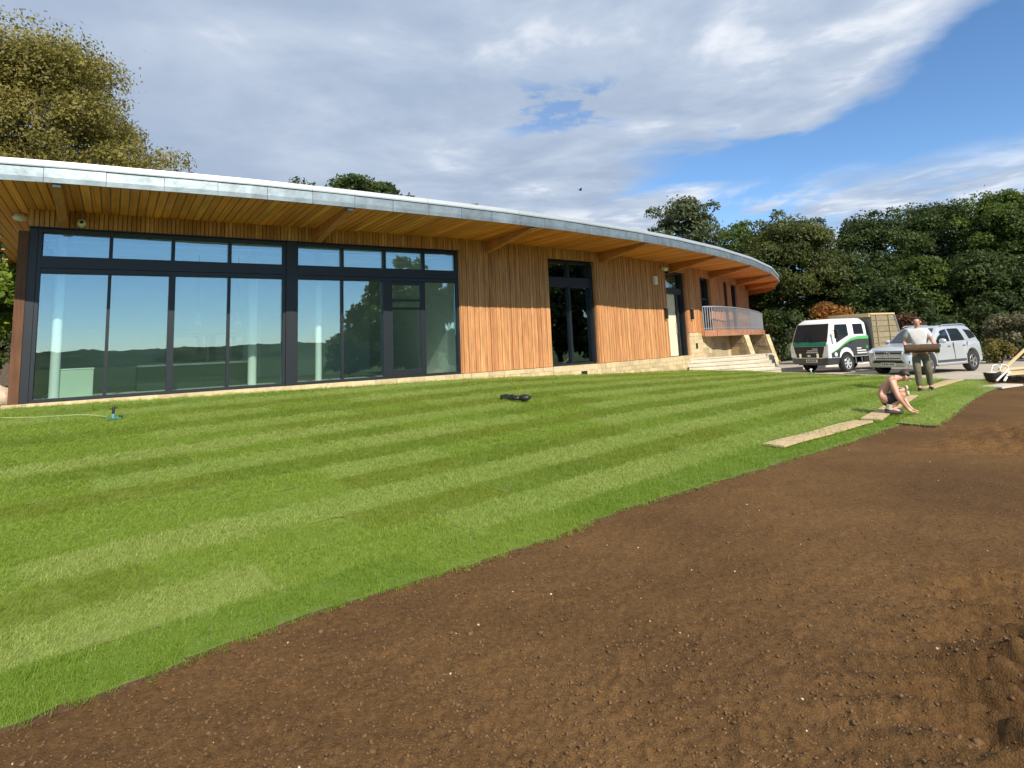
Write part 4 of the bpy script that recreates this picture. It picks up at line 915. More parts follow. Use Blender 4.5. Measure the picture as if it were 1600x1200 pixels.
def tree(name, label, cat, x, y, h, rx, base, mt, seed, n=16000, leaf=.26, k=26, cr=(.24,.42), group=None, trunk=.22, rz=None, limbs=7, droop=0., zg=None, flat=.8):
    z0 = tz(x, y)-.15 if zg is None else zg; t = thing(name, label, cat, (x, y, z0), 0, group); g = random.Random(seed*7+1)
    cz = (h+base)/2; rz = rz or (h-base)/2/.95
    cl = crown_clumps(0, cz, rx, rx, rz, k, seed, cr, flat)
    o = link(bpy.data.objects.new('crown', leaf_mesh('crown', cl, n, leaf, mt, seed, droop)), t)
    b = MB(); tw = trunk; pts = [(0,0,0), (g.uniform(-.1,.1)*h*.1, g.uniform(-.1,.1)*h*.1, h*.25), (g.uniform(-.1,.1)*h*.2, 0, h*.55), (0, 0, h*.8)]
    b.tube(pts, [tw*1.25, tw, tw*.6, tw*.15], 9); b.build('trunk', M['bark'], t, smooth=True)
    b = MB()
    for j in range(limbs):
        c = cl[j % len(cl)][0]; s = g.uniform(.2, .5); p0 = Vector((0, 0, h*s)); p2 = Vector(c); p1 = (p0+p2)/2+Vector((0,0,.06*h))
        b.tube([p0, p1, p2], [tw*.42, tw*.25, tw*.07], 6)
    lm = b.build('limbs', M['bark'], t, smooth=True); lm['kind'] = 'stuff'
    return t
GT = 'trees behind the drive'
tree('willow_tree', 'huge olive green tree rising behind the left end of the roof', 'tree', -31.2, 38, 23.8, 9.5, 2, 'leaf_olive', 1, 290000, .155, 190, (.17,.27), trunk=.5, limbs=12, droop=.9, zg=0.)
tree('pine_tree', 'dark green tree top showing above the middle of the roof', 'tree', -9.65, 42, 13.9, 4.3, 7.5, 'leaf_dark', 2, 30000, .18, 60, (.13,.25), zg=0, flat=.55)
tree('shrubby_tree', 'sparse twiggy tree top just showing above the roof left of the pine', 'tree', -14.4, 41, 13.9, 1.9, 8, 'leaf_brown', 3, 2400, .18, 14, (.2,.3), zg=0)
tree('ash_tree', 'airy grey green tree behind the roof left of the dark trees', 'tree', 17.8, 62, 16.4, 5.2, 5, 'leaf_ash', 4, 35100, 0.230, 101, (.13,.30), trunk=.25)
tree('maple_tree', 'brownish green tree nearest the end of the curved roof', 'tree', 21.4, 47, 11.5, 5.1, .6, 'leaf_brown', 5, 86400, 0.162, 138, (.13,.30), GT)
tree('maple_tree', 'rounded green tree behind the curved roof end', 'tree', 20.3, 53, 11.9, 3.9, 1., 'leaf_mid', 6, 37800, 0.178, 82, (.13,.30), GT)
tree('oak_tree', 'dark open crowned tree with sky gaps near its top behind the white truck', 'tree', 30.4, 51, 12.1, 4.7, .6, 'leaf_dark', 7, 62100, 0.170, 138, (.13,.30), GT)
tree('oak_tree', 'tall dark tree behind the silver car', 'tree', 37.6, 53, 13.3, 5.9, .6, 'leaf_dark', 8, 83700, 0.178, 147, (.13,.30), GT)
tree('oak_tree', 'tall green tree at the right edge of the picture', 'tree', 39.9, 48.5, 13.2, 5.0, .6, 'leaf_mid', 9, 81000, 0.170, 138, (.13,.30), GT)
tree('oak_tree', 'dark tree furthest to the right, cut off by the picture edge', 'tree', 43.8, 47, 13.2, 4.6, .8, 'leaf_mid', 10, 29700, 0.212, 101, (.13,.30), GT)
tree('hazel_tree', 'smaller mid green tree below the tall dark tree', 'tree', 30.2, 45, 7.4, 3.6, .2, 'leaf_mid', 11, 45900, 0.153, 92, (.13,.30), GT)
tree('hazel_tree', 'smaller bushy tree to the right below the tall green tree', 'tree', 32.8, 42.5, 7.3, 3.6, .2, 'leaf_dark', 12, 45900, 0.153, 92, (.13,.30), GT)
tree('hazel_tree', 'low dark tree between the truck and the maple', 'tree', 24.7, 47, 8.2, 3.5, .1, 'leaf_dark', 13, 43200, 0.162, 87, (.13,.30), GT)
tree('hazel_tree', 'low dark tree behind the truck body', 'tree', 25.3, 42, 5.6, 3.2, .1, 'leaf_dark', 14, 37800, 0.153, 78, (.13,.30), GT)
tree('hazel_tree', 'dark evergreen tree filling the gap behind the lime green shrub', 'tree', -22.5, 25, 8.5, 3.6, .2, 'leaf_dark', 15, 16000, .22, 34, (.2,.34), 'shrubs at the left end')
GS = 'shrubs along the back of the drive'
def shrub(label, x, y, h, rx, mt, seed, n=7000, leaf=.15, cat='shrub', group=GS, name='shrub', k=16, base=.0):
    z0 = tz(x, y)-.12; t = thing(name, label, cat, (x, y, z0), 0, group)
    cl = crown_clumps(0, (h+base)/2, rx, rx, (h-base)/2, k, seed, (.28,.45), .8)
    link(bpy.data.objects.new('foliage', leaf_mesh('foliage', cl, n, leaf, mt, seed)), t)
    b = MB(); g = random.Random(seed)
    for j in range(5):
        a = j*1.26; b.tube([(.05*math.cos(a), .05*math.sin(a), 0), (rx*.35*math.cos(a), rx*.35*math.sin(a), h*.4), (rx*.55*math.cos(a), rx*.55*math.sin(a), h*.75)], [.035,.025,.01], 5)
    o = b.build('stems', M['bark'], t); o['kind'] = 'stuff'; return t
shrub('dark green shrub between the balcony and the truck', 17.3, 41, 3.9, 2.0, 'leaf_dark', 20)
shrub('dark shrub just behind the truck cab', 20.8, 40, 3.0, 2.1, 'leaf_dark', 21)
shrub('orange leaved maple bush above the white truck roof', 18.2, 35, 3.6, 2.0, 'leaf_orange', 22, 8000, .13)
shrub('russet brown shrub behind the wooden truck body', 21.4, 34, 2.75, 1.5, 'leaf_russet', 23, 6500, .12)
shrub('dark shrub behind the silver car roof', 25.4, 38, 2.9, 2.2, 'leaf_dark', 24)
shrub('dark evergreen shrub right of the silver car', 28.2, 37.5, 3.2, 2.2, 'leaf_dark', 25)
shrub('pinkish variegated shrub at the right edge', 25.1, 31, 2.5, 1.7, 'leaf_pale', 26, 8500, .12)
shrub('glossy green shrub at the right edge below the variegated one', 24.4, 28.8, 1.45, 1.0, 'leaf_mid', 27, 5000, .10)
shrub('rounded yellow green shrub beside the rear of the silver car', 21.9, 28.4, 1.35, .75, 'leaf_yellow', 28, 5200, .075)
shrub('dark shrub far right behind the timber pile', 33.0, 38, 3.4, 2.3, 'leaf_dark', 29)
shrub('lime green leafy shrub beside the left end of the pavilion', -15.75, 17.6, 4.3, 1.75, 'leaf_lime', 30, 14000, .15, group='shrubs at the left end', base=1.6)
shrub('dark shrub further back at the left edge of the picture', -18.6, 20.5, 3.6, 2.2, 'leaf_mid', 33, 9000, .15, group='shrubs at the left end')
shrub('darker green shrub low down beside the left corner post', -14.6, 16.3, 2.5, 1.15, 'leaf_mid', 31, 8000, .11, group='shrubs at the left end', base=.7)
for x, y, r, lb, sd in ((-11.75,14.0,.42,'pinkish boulder beside the left corner post',1),(-12.5,14.6,.5,'larger boulder behind the first one at the left edge',2)):
    g = random.Random(sd); b = MB(); b.ball((0,0,r*.35), (r,r*.8,r*.65), 14, 9); b.v = [(p[0]*(1+g.uniform(-.1,.1)), p[1]*(1+g.uniform(-.1,.1)), p[2]*(1+g.uniform(-.08,.08))) for p in b.v]
    tag(b.build('boulder', M['boulder'], smooth=True, loc=(x, y, tz(x, y)-.05)), lb, 'boulder')
# trees on the near right, seen only as reflections in the glazing
for i, (x, y, h, r, mt) in enumerate(((26.5,-1.5,9.2,3.6,'leaf_mid'),(31,-7,9,4,'leaf_brown'),(31,2.5,10,4.2,'leaf_mid'),(37,8,11,4.8,'leaf_dark'),(42,15,12,5,'leaf_dark'),(46,22,12.5,5,'leaf_dark'),(40,1,11,5,'leaf_dark'),(49,29,13,5,'leaf_dark'))):
    tree('garden_tree', 'garden tree mirrored in the glazing from the near right', 'tree', x, y, h, r, -.6, mt, 60+i, 15000, .42, 40, (.24,.4), 'trees mirrored in the glazing', zg=-.1)
for i, (x, y) in enumerate(((24.5,-6.5),(27.5,1.8),(35,12.5),(39.5,19.5))): shrub('garden shrub mirrored in the glazing below the trees', x, y, 3.2, 2.4, 'leaf_mid', 80+i, 6000, .3, group='shrubs mirrored in the glazing')
def build_hills():
    n = 1400; V = []; F = []
    a = np.linspace(0, 2*np.pi, n, endpoint=False); c, s = np.cos(a), np.sin(a)
    hh = 9+7*fbm(c*2.2+5, s*2.2+5, 3, 2)+2.2*(fbm(c*38+50, s*38+50, 3, 6)-.4)+2.4*np.maximum(fbm(c*150+90, s*150+90, 3, 9)-.42, 0)*3*fbm(c*12+9, s*12+9, 2, 5)
    for rad, f in ((330,0.),(380,.55),(430,1.),(520,1.05)):
        for k in range(n): V.append((c[k]*rad, s[k]*rad, -2+hh[k]*f))
    for j in range(3):
        for k in range(n): F.append((j*n+k, j*n+(k+1)%n, (j+1)*n+(k+1)%n, (j+1)*n+k))
    tag(link(bpy.data.objects.new('hills', np_mesh('hills', V, F, mat('wooded_hill', (.085,.110,.070), .95, 0, .4, .05, spec=0.), False))), kind='structure')
build_hills()

# ------------------------------------------------------------------ vehicles
def wheel(parent, c, r, w, side, spokes, rimmat, name='wheel'):
    wh = sub(name, parent, c); Mx = Matrix.Rotation(R(90)*side, 3, 'X'); ri = r*.66
    MB().lathe([(ri,-w/2),(r*.93,-w/2),(r,-w*.33),(r,w*.33),(r*.93,w/2),(ri,w/2),(ri*.97,w*.2)], 28, Mx, False).build('tyre', M['rubber'], wh, smooth=True)
    b = MB(); o = -w/2   # the outer face looks along local -z before the turn
    b.lathe([(ri*.99,o+.012),(ri*.92,o),(ri*.86,o+.03),(ri*.84,o+.09)], 28, Mx, False); b.build('rim', M[rimmat], wh, smooth=True)
    b = MB(); b.lathe([(ri*.9,o+.10),(ri*.9,o+.11)], 24, Mx); b.build('brake_disc', M['black'], wh)
    b = MB()
    for k in range(spokes):
        a = 2*math.pi*k/spokes; d = Vector((math.cos(a), math.sin(a), 0)); p0 = d*ri*.12; p1 = d*ri*.93
        vs = []
        for p, hw in ((p0, ri*.13), (p1, ri*.11)):
            q = Vector((-d.y, d.x, 0))*hw
            for zz in (o+.012, o+.05): vs += [p-q+Vector((0,0,zz)), p+q+Vector((0,0,zz))]
        b.add([Mx @ v for v in vs], ((0,1,5,4),(2,6,7,3),(0,4,6,2),(1,3,7,5),(0,2,3,1),(4,5,7,6)))
    b.lathe([(ri*.22,o+.055),(ri*.22,o+.008),(ri*.12,o)], 14, Mx); b.build('spokes', M[rimmat], wh)
def rrect(x0, x1, w, z, r, n=5):
    P = []
    for cx, cy, a0 in ((x1-r, w-r, 0), (x0+r, w-r, 90), (x0+r, -w+r, 180), (x1-r, -w+r, 270)):
        for k in range(n): a = R(a0+90*k/(n-1)); P.append((cx+r*math.cos(a), cy+r*math.sin(a), z))
    return P
def slab_poly(pts, nrm, t):                                       # flat polygon in space with a little thickness
    b = MB(); n = len(pts); q = Vector(nrm).normalized()*t; vs = [Vector(p) for p in pts]+[Vector(p)+q for p in pts]
    return b.add(vs, [tuple(range(n-1,-1,-1)), tuple(range(n,2*n))]+[(i,(i+1)%n,n+(i+1)%n,n+i) for i in range(n)])
def build_suv(loc, rz):
    t = thing('parked_car', 'silver four wheel drive estate car parked on the drive behind the standing man', 'car', loc, rz)
    wx, wr, AR = 1.457, .385, .445
    xs = sorted(set([2.40,2.375,2.32,2.22,2.08,1.95,1.02,.9,.5,0,-.4,-.8,-2.0,-2.15,-2.28,-2.36,-2.40]+[wx+AR*math.cos(R(a)) for a in range(0,181,15)]+[-wx+AR*math.cos(R(a)) for a in range(0,181,15)]), reverse=True)
    zb = lambda x: np.interp(x, [-2.4,-2.3,-2.1,-1.9,1.9,2.2,2.4], [.46,.38,.33,.28,.28,.30,.38])
    zt = lambda x: np.interp(x, [-2.4,-2.34,-2.25,-2.1,-1.2,.9,1.15,1.9,2.2,2.33,2.4], [.95,1.10,1.17,1.17,1.15,1.13,1.12,1.03,.97,.90,.72])
    hw = lambda x: np.interp(x, [-2.4,-2.33,-2.2,-1.9,-.5,1.4,1.9,2.15,2.3,2.37,2.4], [.74,.84,.90,.94,.94,.945,.935,.88,.79,.70,.60])
    rings = []
    for x in xs:
        b0 = float(zb(x)); arch = False
        for c in (wx, -wx):
            if abs(x-c) < AR-1e-6: b0 = max(b0, wr+math.sqrt(AR*AR-(x-c)**2)); arch = True
        top = float(zt(x)); w = float(hw(x)); flare = max(0, 1-min(abs(abs(x)-wx)/.62, 1))*.018
        zz = [b0, b0+.0, b0+.06, b0+(top-b0)*.38, b0+(top-b0)*.66, top-.06, top, top+.02*(1 if abs(x) < 2.3 else .3)]
        yy = [0, w*.84, w+flare*.7, w+flare, w*.985+flare*.6, w*.95, w*.87, 0]
        half = list(zip(yy, zz)); ring = [(x, y, z) for y, z in half]+[(x, -y, z) for y, z in half[-2:0:-1]]
        rings.append(ring)
    b = MB(); b.loft(rings); body = b.build('body', M['silver'], t, smooth=True)
    MB().box((0,0,.50),(4.3,1.42,.36)).build('underbody', M['black'], t)
    gy = lambda z: float(np.interp(z, [1.10,1.45,1.66,1.76], [.855,.775,.70,.62]))
    gf = lambda z: float(np.interp(z, [1.10,1.45,1.66,1.76], [1.10,.60,.27,-.02])); gr = lambda z: float(np.interp(z, [1.10,1.45,1.66,1.76], [-2.27,-2.10,-1.93,-1.70]))
    b = MB(); b.loft([rrect(gr(z), gf(z), gy(z), z, .16) for z in (1.10,1.25,1.45,1.58,1.66)]+[rrect(gr(1.72), gf(1.72), .665, 1.725, .16), rrect(-1.72, -.02, .60, 1.765, .2), rrect(-1.5,-.3,.45,1.785,.2)]); b.build('roof', M['silver'], t, smooth=True)
    # glass
    b = MB(); rows = []
    for z in (1.16,1.3,1.45,1.6,1.67): rows.append([(gf(z)+.012, y, z+.012) for y in np.linspace(-(gy(z)-.13), gy(z)-.13, 6)])
    n = 6; b.add([p for r in rows for p in r], [(i*n+k, i*n+k+1, (i+1)*n+k+1, (i+1)*n+k) for i in range(4) for k in range(n-1)]); b.build('windscreen', M['car_glass'], t, smooth=True)
    for sd in (1, -1):
        def win(cols, nm):
            b = MB(); vs = []
            for x0, z0, x1, z1 in cols:
                for f in (0, .5, 1): z = z0+(z1-z0)*f; vs.append((x0+(x1-x0)*f, sd*(gy(z)+.007), z))
            b.add(vs, [(c*3+k, c*3+k+1, c*3+4+k, c*3+3+k) for c in range(len(cols)-1) for k in (0,1)]); return b.build(nm, M['car_glass'], t)
        win([(.72,1.17,.70,1.20),(.36,1.17,.20,1.58),(-.18,1.17,-.22,1.635)], 'front_window')
        win([(-.29,1.17,-.30,1.64),(-.9,1.18,-.9,1.645),(-1.22,1.19,-1.06,1.63)], 'rear_window')
        win([(-1.55,1.22,-1.38,1.60),(-1.9,1.26,-1.80,1.56),(-2.02,1.28,-1.93,1.5)], 'quarter_window')
        MB().tube([(.05,sd*.70,1.745),(-.1,sd*.685,1.795),(-1.5,sd*.66,1.805),(-1.72,sd*.65,1.75)], .022, 7).build('roof_rail', M['steel'], t)
        mr = MB().ball((.62, sd*1.03, 1.20), (.10,.13,.095), 12, 8).build('wing_mirror', M['silver'], t, smooth=True); MB().box((.62, sd*.90, 1.15),(.08,.12,.04)).build('mirror_arm', M['black'], mr)
        for x in (.03, -.98): MB().box((x, sd*.952, 1.02),(.20,.03,.035)).build('door_handle', M['silver'], t)
        for x0, z0, x1, z1 in ((.92,.42,.98,1.08),(-.24,.42,-.24,1.12),(-1.02,.62,-1.22,1.12)):
            MB().bar((x0, sd*.943, z0), (x1, sd*.925, z1), .012, .03).build('door_seam', M['black'], t)
        MB().box((0, sd*.945, .46),(1.9,.035,.085)).build('side_trim', M['truck_dark'], t); MB().box((0, sd*.93, .335),(1.95,.09,.045)).build('running_board', M['steel'], t)
        for x in (wx, -wx): wheel(t, (x, sd*.815, wr), wr, .255, 1 if sd > 0 else -1, 5, 'alloy')
        hl = MB().ball((2.20, sd*.66, .84), (.17,.215,.105), 14, 8, Matrix.Rotation(-.50*sd,3,'Z')).build('headlamp', M['lens'], t, smooth=True)
        MB().box((2.30, sd*.62, .50),(.10,.26,.10)).build('fog_lamp', M['black'], t)
    gr_ = sub('grille', t); b = slab_poly([(2.395,-.46,.62),(2.395,.46,.62),(2.34,.52,.90),(2.34,-.52,.90)], (1,0,.2), .012); b.build('grille_back', M['black'], gr_)
    for k in range(4):
        z = .66+.066*k; MB().box((2.412-.054*(z-.62)/.28, 0, z),(.02,.93+.06*k*.4,.015)).build('grille_bar', M['silver'], gr_)
    for y, in ((-.5,),(.5,)): MB().bar((2.405, y*.92, .62), (2.35, y*1.04, .90), .03, .022).build('grille_bar', M['chrome'], gr_)
    em = Matrix.Rotation(R(90),3,'Y'); b = MB(); c = Vector((2.412,0,.765))
    b.tube([c+Vector((0,.105*math.cos(2*math.pi*k/20),.105*math.sin(2*math.pi*k/20))) for k in range(21)], .012, 6)
    for k in range(3): a = R(90+120*k); b.bar(c, c+Vector((0,.105*math.cos(a),.105*math.sin(a))), .022, .02, upv=(1,0,0))
    b.build('badge', M['chrome'], t)
    slab_poly([(2.405,-.60,.47),(2.405,.60,.47),(2.40,.50,.57),(2.40,-.50,.57)], (1,0,0), .012).build('air_intake', M['black'], t)
    MB().box((2.415,0,.43),(.02,.52,.11)).build('number_plate', M['plate'], t); b = MB()
    for k in range(7): b.box((2.427,-.2+.065*k+(.02 if k > 3 else 0),.43),(.004,.038,.06))
    b.build('plate_lettering', M['print_dark'], t)
    MB().box((2.33,0,.345),(.16,1.25,.06)).build('skid_plate', M['steel'], t)
    return t
build_suv((15.9, 24.25, tz(15.9,24.2)+.035), math.atan2(-.46,-.888))

def build_truck(loc, rz):
    t = thing('tipper_truck', 'white and green crew cab tipper truck with timber sided body parked on the drive', 'truck', loc, rz)
    # cab from level rings: the front leans back above the bonnet line
    xf = lambda z: float(np.interp(z, [.42,.62,1.05,1.20,2.05,2.22], [-.04,0,-.01,-.05,-.42,-.62])); W2 = lambda z: float(np.interp(z, [.42,.6,1.3,2.0,2.16,2.22], [.88,.92,.935,.87,.80,.68]))
    xr = lambda z: float(np.interp(z, [.42,2.0,2.22], [-2.62,-2.66,-2.58]))
    b = MB(); b.loft([rrect(xr(z), xf(z), W2(z), z, .12 if z < 2.1 else .2) for z in (.62,.9,1.05,1.2,1.5,1.8,2.02,2.12,2.19,2.225)]); b.build('cab', M['truck_white'], t, smooth=True)
    n = 6; rows = [[(xf(z)+.008, y, z+.002) for y in np.linspace(-(W2(z)-.10), W2(z)-.10, n)] for z in (1.28,1.5,1.75,2.03)]
    b = MB(); b.add([p for r in rows for p in r], [(i*n+k, i*n+k+1, (i+1)*n+k+1, (i+1)*n+k) for i in range(3) for k in range(n-1)]); b.build('windscreen', M['car_glass'], t)
    rows = [[(xf(z)+.006, y, z) for y in np.linspace(-(W2(z)-.12), W2(z)-.12, n)] for z in (1.11,1.19,1.277)]
    b = MB(); b.add([p for r in rows for p in r], [(i*n+k, i*n+k+1, (i+1)*n+k+1, (i+1)*n+k) for i in range(2) for k in range(n-1)]); b.build('scuttle_panel', M['green_dash'], t)
    for y0, y1 in ((-.62,.02),(.02,.62)): MB().bar((xf(1.27)+.03, y0, 1.26), (xf(1.36)+.03, y1-.1, 1.37), .015, .015).build('wiper', M['black'], t)
    slab_poly([(.0,-.66,.78),(.0,.66,.78),(-.012,.74,1.10),(-.012,-.74,1.10)], (1,0,0), .012).build('front_panel', M['black'], t)
    b = MB()
    for k, l in enumerate((.22,.46,.52)):                          # three short rows of lettering on the black panel
        y = .42
        while y > .42-l: b.box((.015, y-.025, 1.00-.075*k),(.006,.038,.036)); y -= .05
    b.build('lettering', M['print'], t)
    gr_ = sub('grille', t); slab_poly([(.008,-.62,.63),(.008,.62,.63),(.008,.62,.80),(.008,-.62,.80)], (1,0,0), .010).build('grille_back', M['black'], gr_)
    MB().box((.02,0,.615),(.03,1.34,.03)).build('grille_bar', M['chrome'], gr_)
    for y in (-.42,.42): MB().box((.02,y,.72),(.03,.10,.17)).build('grille_bar', M['chrome'], gr_)
    b = MB(); b.tube([(.026,.075*math.cos(2*math.pi*k/16),.715+.05*math.sin(2*math.pi*k/16)) for k in range(17)], .009, 5); b.box((.026,0,.715),(.012,.17,.022)); b.build('badge', M['chrome'], t)
    for sd in (1,-1):
        b = MB(); b.loft([[(xf(z)+.015, sd*(W2(z)-w0), z), (xf(z)+.015, sd*(W2(z)-.03), z), (xf(z)-.16, sd*(W2(z)+.006), z), (xf(z)-.16, sd*(W2(z)-w0), z)] for z, w0 in ((.66,.24),(.80,.26),(1.0,.20),(1.18,.09))]); b.build('headlamp', M['lens'], t)
    b = MB(); b.loft([rrect(-1.0, xf(z)+.05, W2(z)+.0, z, .1) for z in (.36,.40,.58,.615)]); b.build('bumper', M['truck_dark'], t, smooth=True)
    MB().box((.055,.12,.50),(.02,.52,.12)).build('number_plate', M['plate'], t); b = MB()
    for k in range(7): b.box((.067,-.07+.065*k,.50),(.004,.04,.07))
    b.build('plate_lettering', M['print_dark'], t)
    for sd in (1,-1):
        Y = lambda z, o=.006: sd*(W2(z)+o)
        def face(pts, nm, mt, o=.006, th=.006, parent=t):
            vs = [(x, Y(z, o), z) for x, z in pts]
            return slab_poly(vs, (0, sd, .05), th).build(nm, M[mt], parent)
        face([(-.52,1.22),(-1.35,1.52),(-1.36,1.99),(-.60,1.99),(-.50,1.75)], 'side_window', 'car_glass'); face([(-1.72,1.55),(-2.38,1.55),(-2.36,1.99),(-1.74,1.99)], 'rear_window', 'car_glass')
        sw_ = [(-.16,.80),(-.60,.95),(-1.05,1.16),(-1.45,1.30),(-1.9,1.345),(-2.62,1.345)]
        lo = [(-2.62,.64),(-1.55,.64),(-1.50,.80),(-1.38,.95),(-1.20,1.02),(-1.0,1.02),(-.80,.93),(-.70,.80),(-.66,.64),(-.16,.64)]
        face(sw_[::1]+lo, 'lower_side_panel', 'truck_dark', .006, .006)
        for i in range(5):
            th0, th1 = .03+.022*i, .03+.022*(i+1); (x0, z0), (x1, z1) = sw_[i], sw_[i+1]
            face([(x0,z0),(x1,z1),(x1,z1+th1),(x0,z0+th0)], 'side_stripe', 'truck_green', .007, .006)
        b = MB()
        for k, l in enumerate((.30,.58,.66)):
            x = -1.78
            while x > -1.78-l: b.box((x-.03, Y(.9,.016), .96-.10*k),(.048,.006,.052)); x -= .06
        b.build('lettering', M['print'], t)
        b = MB(); c = Vector((-2.46, Y(.98,.016), .93))
        for k in range(5): a = R(30+30*k); b.bar(c, c+Vector((.11*math.cos(a),0,.15*math.sin(a))), .018, .006, upv=(0,1,0))
        b.build('emblem', M['truck_green'], t)
        MB().lathe([(.085,0),(.085,.02),(.05,.03)], 18, Matrix.Rotation(R(-90)*sd,3,'X')).build('side_reflector', M['print'], t, loc=(-.42, sd*(W2(.75)+.006), .75))
        MB().bar((-.34, Y(1.35,.0), 1.75), (-.28, Y(1.35,.22), 1.70), .02, .02).build('mirror_arm', M['black'], t); MB().box((-.27, Y(1.35,.24), 1.58),(.10,.20,.36)).build('wing_mirror', M['black'], t, bevel=.03)
        MB().box((-1.40, Y(1.3,.012), 1.20),(.16,.02,.04)).build('door_handle', M['black'], t)
        MB().bar((-1.52, Y(1.0,.012), .70), (-1.52, Y(1.95,.004), 2.0), .012, .012).build('door_seam', M['steel'], t)
        # arch liner, wheels and step
        b = MB(); b.tube([(-1.10+.45*math.cos(R(a)), sd*.86, .40+.45*math.sin(R(a))) for a in range(0,181,15)], .05, 6); b.build('wheel_arch', M['black'], t)
        wheel(t, (-1.10, sd*.85, .36), .36, .24, sd, 6, 'lens'); wheel(t, (-3.72, sd*.78, .36), .36, .30, sd, 6, 'steel')
        b = MB(); b.tube([(-1.75, sd*.86, .60),(-1.75, sd*.87, .34),(-2.15, sd*.87, .34),(-2.15, sd*.86, .60)], .02, 6); b.build('step_rail', M['steel'], t)
    MB().box((-1.1,0,.52),(2.0,1.30,.4)).build('cab_floor', M['black'], t); MB().box((-3.6,0,.55),(4.6,.8,.22)).build('chassis', M['black'], t)
    MB().box((-2.5,.72,.5),(.45,.3,.3)).build('battery_box', M['black'], t)
    for sd in (1,-1): MB().lathe([(.43,0),(.43,.006)], 24, Matrix.Rotation(R(-90)*sd,3,'X')).build('arch_liner', M['black'], t, loc=(-1.10, sd*(W2(.7)+.004), .42))
    bed = sub('tipper_body', t); MB().box((-3.95,0,.80),(2.4,1.95,.12)).build('body_floor', M['black'], bed)
    MB().box((-2.80,0,1.50),(.07,1.95,1.38)).build('headboard', M['truck_dark'], bed)
    for sd in (1,-1):
        for k in range(6):
            z0 = .88+.245*k; e0 = -5.02+.075*k; b = MB(); b.loft([[(x, sd*.95+dy, z) for x, z in ((-2.86,z0),(e0,z0),(e0+.07,z0+.226),(-2.86,z0+.226))] for dy in (-.022,.022)]); b.build('side_board', M['tipper'], bed)
        for x in (-2.90,-3.25,-4.1): MB().box((x, sd*.985, 1.6),(.055,.05,1.55)).build('side_post', M['tipper'], bed)
        MB().bar((-4.99, sd*.985, .85), (-4.53, sd*.985, 2.36), .06, .05).build('side_post', M['steel'], bed)
        MB().box((-3.69, sd*.95, 2.385),(1.72,.12,.07)).build('top_rail', M['new_timber'], bed)
        MB().box((-3.95, sd*.985, .86),(2.2,.05,.10)).build('body_sill', M['truck_white'], bed)
    MB().box((-2.82,0,2.34),(.10,1.95,.16)).build('top_rail', M['new_timber'], bed)
    for k in range(6): MB().box((-5.04+.075*k,0,.98+.245*k),(.045,1.86,.222)).build('tail_board', M['tipper'], bed)
    return t
build_truck((12.42, 26.4, tz(13.5,26.6)+.035), math.atan2(-.45,-.893))

# ------------------------------------------------------------------ people
def skin_mesh(name, J, E, mt, root, sub_=2):
    """one continuous body grown over a skeleton: J name -> (position, radius)"""
    me = bpy.data.meshes.new(name); bm = bmesh.new(); lay = bm.verts.layers.skin.verify(); vm = {}
    for k, (p, r) in J.items():
        v = bm.verts.new(p); rr = r if isinstance(r, tuple) else (r, r); v[lay].radius = rr; v[lay].use_root = (k == root); vm[k] = v
    for a, b in E: bm.edges.new((vm[a], vm[b]))
    bm.to_mesh(me); bm.free()
    o = bpy.data.objects.new(name, me); COL.objects.link(o); md = o.modifiers.new('skin', 'SKIN'); md.use_smooth_shade = True
    m2 = o.modifiers.new('sub', 'SUBSURF'); m2.levels = sub_; m2.render_levels = sub_
    dg = bpy.context.evaluated_depsgraph_get(); res = bpy.data.meshes.new_from_object(o.evaluated_get(dg)); res.name = name
    bpy.data.objects.remove(o); res.materials.clear(); res.materials.append(M[mt]); res.polygons.foreach_set('use_smooth', [True]*len(res.polygons)); return res
def chain(*a): return list(zip(a[:-1], a[1:]))
def fingers(J, E, palm, tag_, base, d, side, up, curl, L=.085):
    """four fingers and a thumb from the palm end"""
    base, d, side, up = Vector(base), Vector(d).normalized(), Vector(side).normalized(), Vector(up).normalized()
    for i, (o, l) in enumerate(((-.033,.9),(-.011,1.0),(.011,.95),(.033,.75))):
        a = base+side*o; b = a+d*L*l*.55; c = b+(d*.45+up*curl).normalized()*L*l*.5
        for nm, p, r in ((f'{tag_}{i}a', a, .0105), (f'{tag_}{i}b', b, .0095), (f'{tag_}{i}c', c, .0075)): J[nm] = (p, r)
        E += [(palm, f'{tag_}{i}a'), (f'{tag_}{i}a', f'{tag_}{i}b'), (f'{tag_}{i}b', f'{tag_}{i}c')]
    a = base-d*.05-side*.042; b = a-side*.03+d*.035+up*curl*.03
    J[tag_+'t1'] = (a, .012); J[tag_+'t2'] = (b, .010); E += [(palm, tag_+'t1'), (tag_+'t1', tag_+'t2')]
def face(parent, c, fwd, upd, s=1.):
    """eyes, brows, mouth and ears on a head centred at c"""
    f, u = Vector(fwd).normalized(), Vector(upd).normalized(); r = f.cross(u); c = Vector(c)
    for k in (-1, 1):
        MB().ball(c+f*.088*s+r*.033*k*s+u*.01*s, .011*s, 8, 6).build('eye', M['hair'], parent)
        MB().ball(c+r*.085*k*s-u*.01*s-f*.0*s, (.018,.018,.032), 8, 6).build('ear', M['skin'], parent, smooth=True)
    MB().ball(c+f*.102*s-u*.022*s, (.016,.016,.022), 8, 6).build('nose', M['skin'], parent, smooth=True)
    MB().ball(c+f*.082*s-u*.062*s, (.022,.016,.007), 8, 5).build('mouth', mat('lips', (.36,.14,.11), .5), parent)

